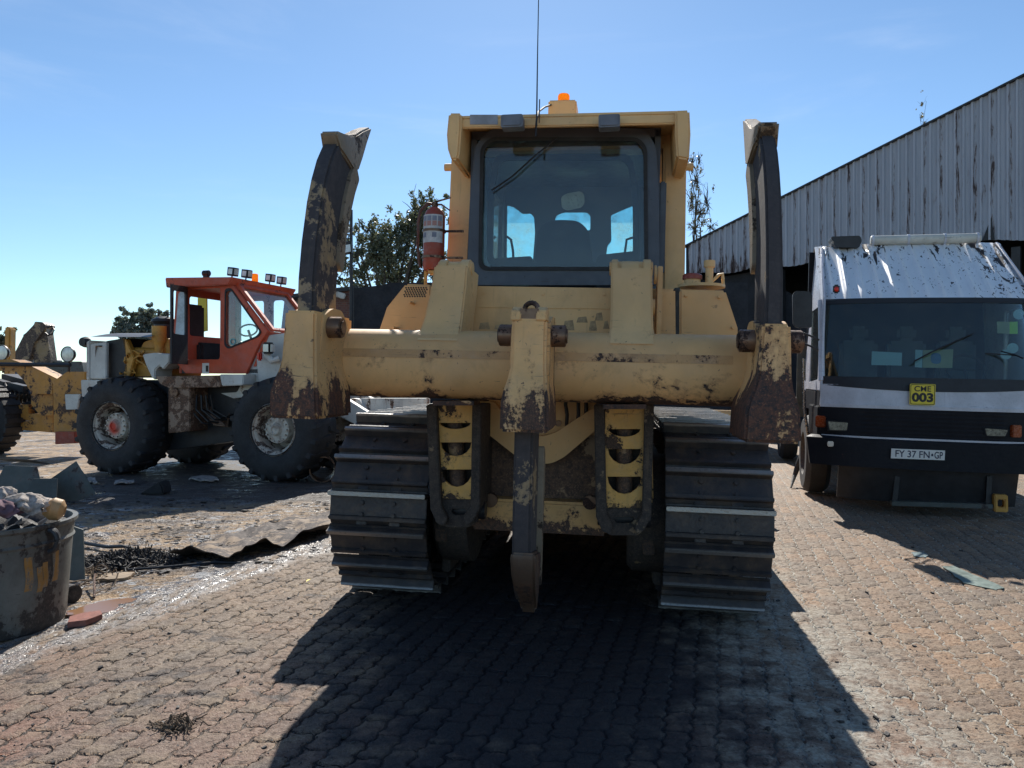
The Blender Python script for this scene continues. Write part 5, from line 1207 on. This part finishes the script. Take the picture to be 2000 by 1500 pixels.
for x in (x0_+.1, x0_+3.1, x0_+6.2, x0_+9.3): MB().box(x-.1, x+.1, .08, .28, 0, 4.9).build('steel_column', M['blackm'], wh)
# torn gap
gx_ = FWH.at(1936, 440, y=-.06)
MB().plate(FWH.poly([(1918, 470), (1936, 425), (1943, 468)], -.055), [], -.056, -.05).build('torn_gap', M['ink'], wh)
MB().plate([(x0_-.15, 0), (FWH.at(1600, 540, y=.35).x, 0), (FWH.at(1600, 540, y=.35).x, 3.6), (FWH.at(1470, 530, y=.35).x, 4.95), (x0_-.15, 4.8)], [], .35, .37).build('dark_screen', M['cloth'], wh)

# ================================================================== LOW BUILDING + shade cloth behind the dozer (left)
FB = Frame(W.at(690, 740, y=19), (0, 0, R(4))); FB = Frame((FB.loc.x, 19, 0), (0, 0, R(4)))
bb = thing('brick_building', 'low red brick building with flat roof behind the red cab loader', 'building', FB)
def bp_(name, pts, y0, y1, mat, parent=None, bv=.01): return MB().plate(FB.poly(pts, y0), [], y0, y1).build(name, M[mat], parent or bb, bv)
bp_('brick_wall', [(640, 960), (640, 566), (692, 562), (692, 960)], 0, 3, 'brick')
bp_('side_cladding', [(520, 900), (556, 580), (640, 572), (640, 900)], .6, 3, 'greyw')
bp_('roof_edge', [(552, 583), (552, 577), (645, 563), (700, 558), (700, 565)], -.1, 3.2, 'blackm')
c = FB.at(665, 577, y=-.1); MB().obox(c, (.25, .18, .14), (0, .3, 0)).build('security_light', M['white'], bb, .02)
sc2 = thing('shade_screen', 'black shade cloth screen stretched beside the brick building', 'screen', loc=(0, 18.6, 0)); FS = Frame((0, 18.6, 0))
def wavy(u, v):
    px = 692+ (1460-692)*u; top = 562-10*min(1, u*7)
    if px > 760: top = 552
    p = FS.at(px, top, y=0); return (p.x, .05*math.sin(u*60)*(1-v*.4), p.z*v)
MB().grid(wavy, 90, 6).build('cloth_panel', M['cloth'], sc2)
for px in (692, 780, 900, 1100, 1300, 1455):
    p = FS.at(px, 560, y=.1); MB().cyl((p.x, .1, 0), (p.x, .1, p.z), .04, n=10).build('screen_post', M['blackm'], sc2)
# light pole
pb = W.at(686, 740, y=17.5); pole = thing('light_pole', 'thin dark pole carrying two floodlights in front of the bushy tree', 'light pole', loc=(pb.x, 17.5, 0)); FP = Frame((pb.x, 17.5, 0))
ztp = FP.at(686, 410, y=0).z
MB().cyl((0, 0, 0), (0, 0, ztp), .045, .035, n=12).build('pole', M['blackm'], pole)
f1 = MB().plate(FP.poly([(670, 496), (687, 493), (686, 470), (669, 472)], -.12), [], -.12, .06).build('floodlight', M['ink'], pole, .01)
MB().plate(FP.poly([(672, 494), (685, 491), (684, 477), (671, 479)], -.13), [], -.13, -.12).build('lens', M['lamp'], f1)
MB().tube([FP.at(a, b, y=-.05) for a, b in ((672, 472), (673, 466), (680, 465), (686, 468))], .015, 6).build('lamp_bracket', M['ink'], f1)
f2 = MB().plate(FP.poly([(668, 436), (674, 433), (682, 446), (680, 454), (668, 446)], -.08), [], -.15, .10).build('floodlight', M['white'], pole, .02)
MB().tube([FP.at(a, b, y=0) for a, b in ((671, 450), (676, 458), (686, 459))], .018, 6).build('lamp_bracket', M['ink'], f2)

# ================================================================== TREES
def leaf_cloud(mb_, blobs, n, s, rng, droop=0):
    tot = sum(b[3]*b[4]*b[5] for b in blobs)
    for (x, y, z, rx, ry, rz) in blobs:
        k = int(n*rx*ry*rz/tot)
        cl = [(rng.gauss(0, .55), rng.gauss(0, .55), rng.gauss(0, .55)) for _ in range(max(5, k//40))]
        for i in range(k):
            c = rng.choice(cl); q = [c[j]+rng.gauss(0, .12) for j in range(3)]
            p = Vector((x+q[0]*rx, y+q[1]*ry, z+q[2]*rz))
            a = Vector((rng.gauss(0, 1), rng.gauss(0, 1), rng.gauss(0, 1)-droop)).normalized(); b = a.cross(Vector((rng.gauss(0, 1), rng.gauss(0, 1), rng.gauss(0, 1)))).normalized()
            ss = s*rng.uniform(.6, 1.3); mb_.add([p-a*ss*.5, p+b*ss*.28, p+a*ss*.5, p-b*ss*.28], [(0, 1, 2, 3)])
def limbs(mb_, base, tips, r, rng, wob=.25):
    for t in tips:
        q = [base]; d = (t-base)
        for k in range(1, 5): q.append(base+d*k/4+Vector([rng.uniform(-wob, wob)*d.length*.12 for _ in range(3)]))
        mb_.tube(q, [r*(1-.2*k) for k in range(5)], 6, False)
def tree(name, label, Yd, base_px, blobs_px, n, s, mat, trunk_r=.12, seed=1, bare=0, depth=.8, cat='tree', group=None):
    rng = random.Random(seed); bx = W.at(base_px, 740, y=Yd).x
    root = thing(name, label, cat, loc=(bx, Yd, 0), group=group); Fr = Frame((bx, Yd, 0)); k = Yd/F_PX
    blobs = []
    for (px, py, rx, rz) in blobs_px:
        p = Fr.at(px, py, y=0); blobs.append((p.x, rng.uniform(-.5, .5)*depth, p.z, rx*k, (rx+rz)/2*k*depth, rz*k))
    cr = MB(); leaf_cloud(cr, blobs, n, s, rng); cr.build('crown', mat, root, smooth=False)
    zl_ = min(b_[2] for b_ in blobs); zh = max(b_[2] for b_ in blobs); cx = sum(b_[0] for b_ in blobs)/len(blobs)
    tk_ = MB(); fork = Vector((cx*.5, 0, zl_*.55)); tk_.tube([(0, 0, 0), (cx*.2, 0, fork.z*.5), fork], [trunk_r, trunk_r*.85, trunk_r*.75], 9)
    limbs(tk_, fork, [Vector(b_[:3]) for b_ in blobs], trunk_r*.5, rng)
    for b_ in blobs:
        c = Vector(b_[:3])
        tips = [c+Vector((rng.gauss(0, .55)*b_[3], rng.gauss(0, .55)*b_[4], rng.gauss(0, .55)*b_[5])) for _ in range(5+bare)]
        limbs(tk_, c, tips, trunk_r*.16, rng, .6)
    tk_.build('trunk', M['bark'], root)
    return root
tree('leafy_tree', 'bushy grey green tree with small leaves rising over the shade screen behind the light pole', 24, 770,
     [(700, 490, 22, 40), (730, 470, 26, 42), (760, 480, 30, 45), (790, 450, 26, 50), (810, 415, 22, 35), (830, 440, 26, 55), (845, 400, 24, 20), (700, 540, 36, 26), (760, 535, 40, 30), (815, 520, 36, 36), (840, 500, 26, 40), (676, 520, 12, 12), (722, 448, 10, 16), (848, 470, 24, 50), (672, 500, 12, 20), (680, 470, 10, 16), (668, 545, 14, 12), (745, 500, 40, 40)],
     21000, .10, M['leaf1'], .16, 5)
tree('round_tree', 'distant rounded grey green tree behind the loader engine', 60, 268, [(245, 635, 18, 18), (262, 622, 20, 16), (285, 618, 26, 14), (300, 632, 26, 20), (258, 648, 28, 14), (280, 655, 30, 12)], 7000, .30, M['leaf2'], .4, 9, depth=.9)
tree('bare_poplar', 'tall thin poplar nearly leafless beside the right cab post', 32, 1356, [(1352, 320, 9, 24), (1360, 350, 16, 30), (1352, 390, 16, 36), (1365, 420, 16, 30), (1375, 400, 10, 30), (1356, 450, 18, 26), (1385, 445, 12, 14), (1368, 310, 6, 16)], 1700, .075, M['leaf3'], .10, 12, bare=30)
tree('dark_shrub', 'small dark bush at the far left skyline', 50, -6, [(-2, 655, 14, 12), (6, 668, 14, 12), (-14, 660, 16, 14)], 900, .35, M['leaf1'], .2, 15)
tree('bare_twigs', 'bare twigs poking above the warehouse roofline', 34, 1800, [(1796, 210, 6, 16), (1802, 226, 6, 14), (1808, 240, 8, 12)], 60, .12, M['leaf3'], .05, 21, bare=2, cat='tree')

# ================================================================== BIN with rubbish
bc = G(0, 1150); BX, BY = -3.17, 4.66; BR, BR2, BH = .455, .40, .645
bn = thing('metal_bin', 'battered round metal bin with faded orange strokes filled with rags', 'bin', loc=(BX, BY, 0))
M['bin'] = worn('bin_steel', (.115, .12, .11), .40, scale=3, rustcol=(.05,.04,.035), dirt=.5, rough=.55, zr=(.35, -.2), zamp=.2, streak=True)
def binr(z): return BR2+(BR-BR2)*z/BH
MB().lathe([(0, .01), (BR2, .01), (BR2+.01, .05), (binr(.52), .515), (binr(.54)+.010, .53), (binr(.56), .545), (BR, .61), (BR+.018, .625), (BR+.018, .645), (BR-.012, .645), (BR-.02, .60), (BR2-.02, .05), (0, .04)], (0, 0, 0), 'z', 72).build('bin_shell', M['bin'], bn)
def arcang(px): # angle on bin for photo column
    return None
M['ostroke'] = worn('orange_stroke', (.34, .17, .035), .62, scale=14, rustcol=(.13,.12,.10), dark=(.12,.12,.11), dirt=.4, streak=True)
def stroke(a0, a1, z0, z1): return lambda u, v: ((binr(z0+(z1-z0)*v)+.004)*math.sin(a0+(a1-a0)*u+.015*math.sin(5*v)), -(binr(z0+(z1-z0)*v)+.004)*math.cos(a0+(a1-a0)*u+.015*math.sin(5*v)), z0+(z1-z0)*v)
b = MB()
for (a0, a1, z0, z1) in ((1.00, 1.10, .27, .47), (1.17, 1.25, .25, .40), (1.25, 1.33, .27, .42), (1.40, 1.52, .29, .47)): b.grid(stroke(a0, a1, z0, z1), 5, 8)
b.build('painted_mark', M['ostroke'], bn)
hd = MB(); hp = [(BR+.01+.02*math.sin(t), .0, .62-.06*math.cos(t)) for t in np.linspace(0, PI, 8)]
for k in range(3): hd.tube([((BR+.005)*math.cos(-.25)+.0+.045*math.sin(t)*(.9+.1*k), (BR)*math.sin(-.25)-.012*k, .61-.075*(1-math.cos(t))*.85) for t in np.linspace(0, PI, 10)], .016, 8)
hd.build('lug_handle', M['blackm'], bn)
GRP = {'rag': 'rags heaped on the bin', 'plastic sheet': 'pale plastic scraps on the shaded earth', 'glass piece': 'broken glass before the truck', 'scrap plate': 'scrap plates beyond the bin'}
def rag(name, label, mat, c, r, seed, cat='rag'):
    rng = random.Random(seed); b = MB(); n1, n2 = 26, 16; ph = [rng.uniform(0, 6) for _ in range(6)]
    def fn(u, v):
        a = 2*PI*u; th = v*PI*.55
        k = 1+.22*math.sin(3*a+ph[0]+2*math.sin(2*a))*math.sin(3*th)+.20*abs(math.sin(5*a+ph[1]+5*th+math.sin(3*a)))-.10*abs(math.sin(9*a+ph[2]-6*th))+.05*math.sin(23*a+11*th)
        return (c[0]+r[0]*k*math.sin(th)*math.cos(a), c[1]+r[1]*k*math.sin(th)*math.sin(a), c[2]+r[2]*(math.cos(th)+.18*math.sin(7*a+ph[3])*math.sin(th)))
    b.grid(fn, n1*2, n2); o = b.build(name, mat, None, angle=60); o.location = (0, 0, 0); tag(o, label, cat, GRP['rag']); return o
# fill
rng = random.Random(5); b = MB()
b.grid(lambda u, v: (BX+(BR-.03)*v*math.cos(2*PI*u), BY+(BR-.03)*v*math.sin(2*PI*u), .605+.03*math.sin(11*u*6.28)*v+.025*math.sin(17*v+5*u)), 48, 10)
tag(b.build('rubbish_fill', M['pile'], None), 'dark oily rubbish filling the bin to its rim', 'rubbish', kind='stuff')
rag('rag', 'crumpled white rag lying in the middle of the bin', M['rags'], tuple(W.at(48, 992, y=4.55)), (.12, .12, .085), 3)
rag('rag', 'mauve oily rag at the left side of the bin top', M['ragp'], tuple(W.at(2, 1000, y=4.45)), (.11, .10, .07), 8)
rag('rag', 'small grey and white cloth bundle at the far left of the bin', M['rags'], tuple(W.at(2, 980, y=4.75)), (.09, .09, .09), 12)
b = MB(); b.lathe([(0, .0), (.05, .01), (.075, .045), (.07, .085), (.035, .105), (.02, .09), (0, .08)], (0, 0, 0), 'x', 24)
o = b.build('leather_glove_ball', M['tan'], None); o.name = 'old_float'; o.location = W.at(84, 1000, y=4.62)+Vector((0, 0, .03)); o.rotation_euler = (0, .25, .3); o.scale = (1.15, .9, .9); tag(o, 'rounded tan hollow object on the right rim of the bin', 'float')
# leaning plate and roll behind the bin
c = G(146, 1140); o = MB().add([(c.x-.12, c.y+.1, 0), (c.x+.045, c.y+.05, 0), (c.x-.04, c.y+.18, .36), (c.x-.12, c.y+.20, .38), (c.x-.12, c.y+.11, 0), (c.x+.045, c.y+.06, 0), (c.x-.04, c.y+.19, .36), (c.x-.12, c.y+.21, .38)], [(0, 1, 2, 3), (7, 6, 5, 4), (0, 4, 5, 1), (1, 5, 6, 2), (2, 6, 7, 3), (3, 7, 4, 0)]).build('steel_offcut', M['scrap'])
tag(o, 'dark steel offcut leaning upright just behind the bin', 'steel offcut')
c = G(142, 1180); o = MB().cyl((c.x-.15, c.y+.12, .06), (c.x-.02, c.y+.05, .06), .06, n=24).cyl((c.x-.15, c.y+.12, .06), (c.x-.015, c.y+.045, .06), .04, n=20).build('tin_can', M['bin'], None, .004); tag(o, 'dented dark tin lying on its side against the bin', 'tin')

# ================================================================== yard litter
def ground_plate(name, label, cat, pts, th, mat, lift=0, tilt=0):
    jr = random.Random(len(label)*7+int(pts[0][0])); fine_ = []
    for i in range(len(pts)):
        (a0, b0), (a1, b1) = pts[i], pts[(i+1) % len(pts)]; nn = 1 if cat in ('brick', 'leaf') else 5; sz = math.hypot(a1-a0, b1-b0)
        for k in range(nn): fine_.append((a0+(a1-a0)*k/nn+jr.uniform(-.07, .07)*sz*(nn > 1), b0+(b1-b0)*k/nn+jr.uniform(-.035, .035)*min(sz, 30)*(nn > 1)))
    P_ = [G(a, b) for a, b in fine_]; b = MB(); n = len(P_)
    vs = [(p.x, p.y, p.z+.004+lift*abs(math.sin(i*2.3))) for i, p in enumerate(P_)]+[(p.x, p.y, p.z+.004+th+lift*abs(math.sin(i*2.3))) for i, p in enumerate(P_)]
    b.add(vs, [tuple(range(n)), tuple(range(2*n-1, n-1, -1))]+[(i, (i+1) % n, n+(i+1) % n, n+i) for i in range(n)])
    o = b.build(name, mat, None, .002); tag(o, label, cat, GRP.get(cat)); return o
ground_plate('brick', 'broken red brick lying in front of the puddle beside the bin', 'brick', [(132, 1228), (168, 1224), (200, 1212), (196, 1204), (165, 1208), (136, 1216)], .035, M['brickred'])
ground_plate('board', 'short tan wooden board beside the black swarf heap', 'board', [(188, 1138), (250, 1134), (264, 1122), (205, 1126)], .02, M['wood'])
# raised belt edge: a dirty rubber belt lying on the earth, near edge curled up
edge = [(330, 1100), (352, 1101), (370, 1096), (398, 1101), (415, 1099), (440, 1105), (455, 1102), (470, 1098), (480, 1092), (500, 1088), (520, 1079), (535, 1081), (550, 1076), (575, 1069), (592, 1060), (610, 1058), (648, 1045)]
back = [(398, 1064), (404, 1058), (420, 1052), (432, 1050), (445, 1044), (460, 1046), (470, 1040), (486, 1034), (500, 1036), (515, 1026), (530, 1018), (545, 1022), (560, 1015), (575, 1008), (590, 1012), (620, 1005), (650, 1000)]
E = [G(*p) for p in edge]; K = [G(*p) for p in back]
def belt(u, v):
    k = u*(len(E)-1); i = min(len(E)-2, int(k)); f = k-i
    e_ = E[i].lerp(E[i+1], f); q = K[i].lerp(K[i+1], f); p = e_.lerp(q, v); lift = .10*(.35+.65*abs(math.sin(u*7.5+.6)))*max(0, 1-v*2.6)**1.5
    return (p.x, p.y, p.z+.006+.012+lift+.010*math.sin(u*23+v*9)+.004*math.sin(u*41+v*9+2*math.sin(u*13))*(1-v)+.004*math.sin(u*37-v*13+3*math.sin(u*9)))
b = MB(); b.grid(belt, 140, 18); b.grid(lambda u, v: (belt(u, v)[0], belt(u, v)[1], belt(u, v)[2]-.008), 140, 18)
b.grid(lambda u, v: (belt(u, 0)[0], belt(u, 0)[1], belt(u, 0)[2]-.008*v), 140, 1)
M['belt'] = worn('dusty_belt', (.27, .195, .125), .75, scale=4, rustcol=(.07,.05,.04), dark=(.035,.03,.028), dirt=.5, rough=.85, chips=.9)
o = b.build('rubber_belt', M['belt']); tag(o, 'dusty flattened belt with curled near edge left of the bulldozer track', 'belt')
random.seed(31)
def strands(name, label, cat, mat, c, n, ln, r, spread, h=.05, kind=None):
    b = MB()
    for _ in range(n):
        p = Vector((c.x+random.gauss(0, spread[0]), c.y+random.gauss(0, spread[1]), c.z+.006)); a = random.uniform(0, 2*PI); q = [p]
        for k in range(4): a += random.uniform(-.7, .7); q.append(q[-1]+Vector((math.cos(a), math.sin(a), 0))*ln/4); q[-1].z = c.z+.006+abs(random.gauss(0, h))*max(0, 1-(q[-1]-c).length/.6)
        b.tube(q, r*random.uniform(.5, 1.3), 5)
    o = b.build(name, mat); tag(o, label, cat, kind=kind); return o
strands('swarf_heap', 'black heap of oily metal shavings left of the belt', 'shavings', M['pile'], G(262, 1098), 520, .17, .0055, (.22, .13), .05, 'stuff')
strands('dry_twigs', 'tangle of dry brown twigs at the right side of the bin', 'twigs', M['stick'], G(205, 1130), 22, .45, .005, (.12, .10), .05, 'stuff')
strands('dung_clump', 'small dark clump of dry fibres on the paving at the front left', 'clump', M['stick'], G(345, 1418), 110, .05, .003, (.03, .024), .010, 'stuff')
b = MB()
o = MB().tube([G(a, b_)+Vector((0, 0, h_)) for a, b_, h_ in ((132, 1062, .05), (170, 1068, .03), (210, 1075, .03), (240, 1078, .05), (262, 1077, .02))], .016, 8).build('black_hose', M['hose']); tag(o, 'black hose lying on the earth from the bin to the swarf heap', 'hose')
o = MB().tube([G(250, 1118)+Vector((0, 0, .02)), G(330, 1112)+Vector((0, 0, .02)), G(420, 1103)+Vector((0, 0, .02)), G(470, 1102)+Vector((0, 0, .01))], .010, 6).build('steel_cable', M['hose']); tag(o, 'thin dark cable running along the near edge of the belt', 'cable')
o = MB().tube([G(184, 1168)+Vector((0, 0, .002)), G(184, 1150)+Vector((0, 0, .07)), G(186, 1146)+Vector((0, 0, .09))], .008, 6).build('bent_rod', M['pin']); tag(o, 'short bent rusty rod standing up beside the puddle', 'rod')
ground_plate('fallen_leaf', 'single yellow leaf on the paving left of the bulldozer track', 'leaf', [(597, 1140), (604, 1141), (612, 1137), (606, 1132), (599, 1134)], .002, M['signy'])
o = MB().tube([G(236, 1400)+Vector((0, 0, .006)), G(256, 1391)+Vector((0, 0, .006)), G(279, 1382)+Vector((0, 0, .008))], .004, 5).build('straw', M['wood']); tag(o, 'dry straw stalk lying on the red paving at the front left', 'straw')
# pebbles and crumbs
rng = random.Random(77); b = MB()
for k in range(2200):
    if rng.random() < .6: p = G(rng.uniform(0, 700), rng.uniform(975, 1500))
    else: p = G(rng.uniform(1480, 2000), rng.uniform(960, 1500))
    s_ = rng.uniform(.0010, .0040)*(2.6 if rng.random() < .06 else 1)
    rz = rng.uniform(0, 3); b.obox((p.x, p.y, p.z+s_*.4), (s_*2*rng.uniform(.7, 1.5), s_*2, s_*rng.uniform(.6, 1.3)), (rng.uniform(-.3, .3), rng.uniform(-.3, .3), rz))
b2 = MB(); rng = random.Random(19)
for k in range(420):
    t = rng.random(); px_, py_ = rng.uniform(130, 655), rng.uniform(975, 1125)
    if rng.random() < .25: px_, py_ = rng.uniform(0, 640), rng.uniform(905, 990)
    if py_ > 1290-.33*px_: continue
    p = G(px_, py_); L_ = rng.uniform(.008, .05)*(1.8 if rng.random() < .08 else 1); a_ = rng.uniform(0, 3.1); n_ = rng.randint(4, 7)
    top = [(p.x+L_*rng.uniform(.5, 1)*math.cos(a_+2*PI*j/n_), p.y+L_*.55*rng.uniform(.5, 1)*math.sin(a_+2*PI*j/n_), p.z+.010+rng.uniform(0, .25)*L_) for j in range(n_)]
    b2.loft([[(x, y, z-.006) for x, y, z in top], top])
tag(b2.build('scrap_flakes', M['pile'], None, smooth=False), 'dark flakes of scrap and dried oil crumbs littering the bare earth', 'scrap flakes', kind='stuff')
tag(b.build('pebbles', M['pile'], None, smooth=False), 'black crumbs and pebbles scattered over the paving', 'pebbles', kind='stuff')
# scrap plates at left beyond the bin
spec = [('scrap_plate', 'bent grey green scrap plate folded like a tent beyond the bin', [(-30, 1000), (-10, 912), (55, 915), (90, 1000)], .0, .25),
        ('scrap_plate', 'tall triangular dark scrap plate standing right of the folded plate', [(92, 985), (80, 945), (135, 903), (186, 966), (150, 985)], .25, .2),
        ('scrap_plate', 'low dark scrap plate wedged between the folded plate and the triangular plate', [(40, 980), (50, 938), (98, 938), (108, 985)], -.15, .3)]
for nm, lb, pts, dy, th in spec:
    Yb = G(90, 985).y+dy; q = W.poly(pts, Yb); q = [(x, max(0.0, z)) for x, z in q]
    b = MB().plate(q, [], Yb, Yb+.012); b.v = [(x, y+z*th*1.6, z) for x, y, z in b.v]
    o = b.build(nm, M['scrap'], None, .002); tag(o, lb, 'scrap plate', GRP['scrap plate'])
Yb = G(90, 985).y
o = MB().add([(W.at(-30, 905, y=Yb+.3).x, Yb+.25, .52), (W.at(60, 905, y=Yb+.3).x, Yb+.3, .50), (W.at(110, 918, y=Yb+1).x, Yb+1.0, .36), (W.at(-30, 905, y=Yb+1).x, Yb+1.0, .44)], [(0, 1, 2, 3)]).build('scrap_sheet', M['scrap']); tag(o, 'flat scrap sheet lying across the top of the standing plates', 'scrap sheet')
q = W.poly([(270, 963), (300, 940), (318, 950), (318, 966)], 10.0); Yk = G(295, 966).y; q = W.poly([(270, 966), (312, 940), (318, 952), (320, 966)], Yk)
o = MB().plate([(x, max(0, z)) for x, z in q], [], Yk, Yk+.25).build('rubber_lump', M['rubber'], None, .02); tag(o, 'black wedge of torn rubber on the shaded earth before the loader', 'rubber lump')
for lb, pts in (('crumpled pale plastic sheet in the shade below the loader tank', [(368, 938), (395, 943), (428, 942), (420, 936), (396, 934)]), ('flat pale plastic scrap in the shade before the loader rear wheel', [(222, 948), (262, 947), (262, 943), (226, 943)]), ('pale plastic corner beside the triangular scrap plate', [(168, 945), (190, 948), (186, 938), (172, 938)])):
    ground_plate('plastic_sheet', lb, 'plastic sheet', pts, .02, M['rags'], .03)
o = MB().lathe([(.175, -.02), (.187, -.02), (.190, .0), (.183, .03), (.183, .40), (.17, .40), (.172, .02), (.175, -.02)], (0, 0, 0), 'y', 36).build('drum_shell', M['pin']); c = G(630, 942); o.location = (c.x, c.y, .185); o.rotation_euler = (0, 0, .25); tag(o, 'open dark drum lying on its side against the loader front tyre', 'drum'); o.name = 'open_drum'
# glass shards near the truck
ground_plate('glass_shard', 'long pale green glass piece on the shaded paving before the truck', 'glass piece', [(1840, 1108), (1862, 1107), (1962, 1150), (1945, 1154), (1885, 1140)], .004, plain('green_glass', (.20, .25, .22), .4))
ground_plate('glass_shard', 'small oval glass piece left of the long green glass piece', 'glass piece', [(1780, 1080), (1800, 1079), (1815, 1085), (1808, 1090), (1786, 1088)], .004, plain('green_glass2', (.24, .30, .30), .3))

S.render.engine = 'CYCLES'
S.cycles.max_bounces = 6; S.cycles.transparent_max_bounces = 16
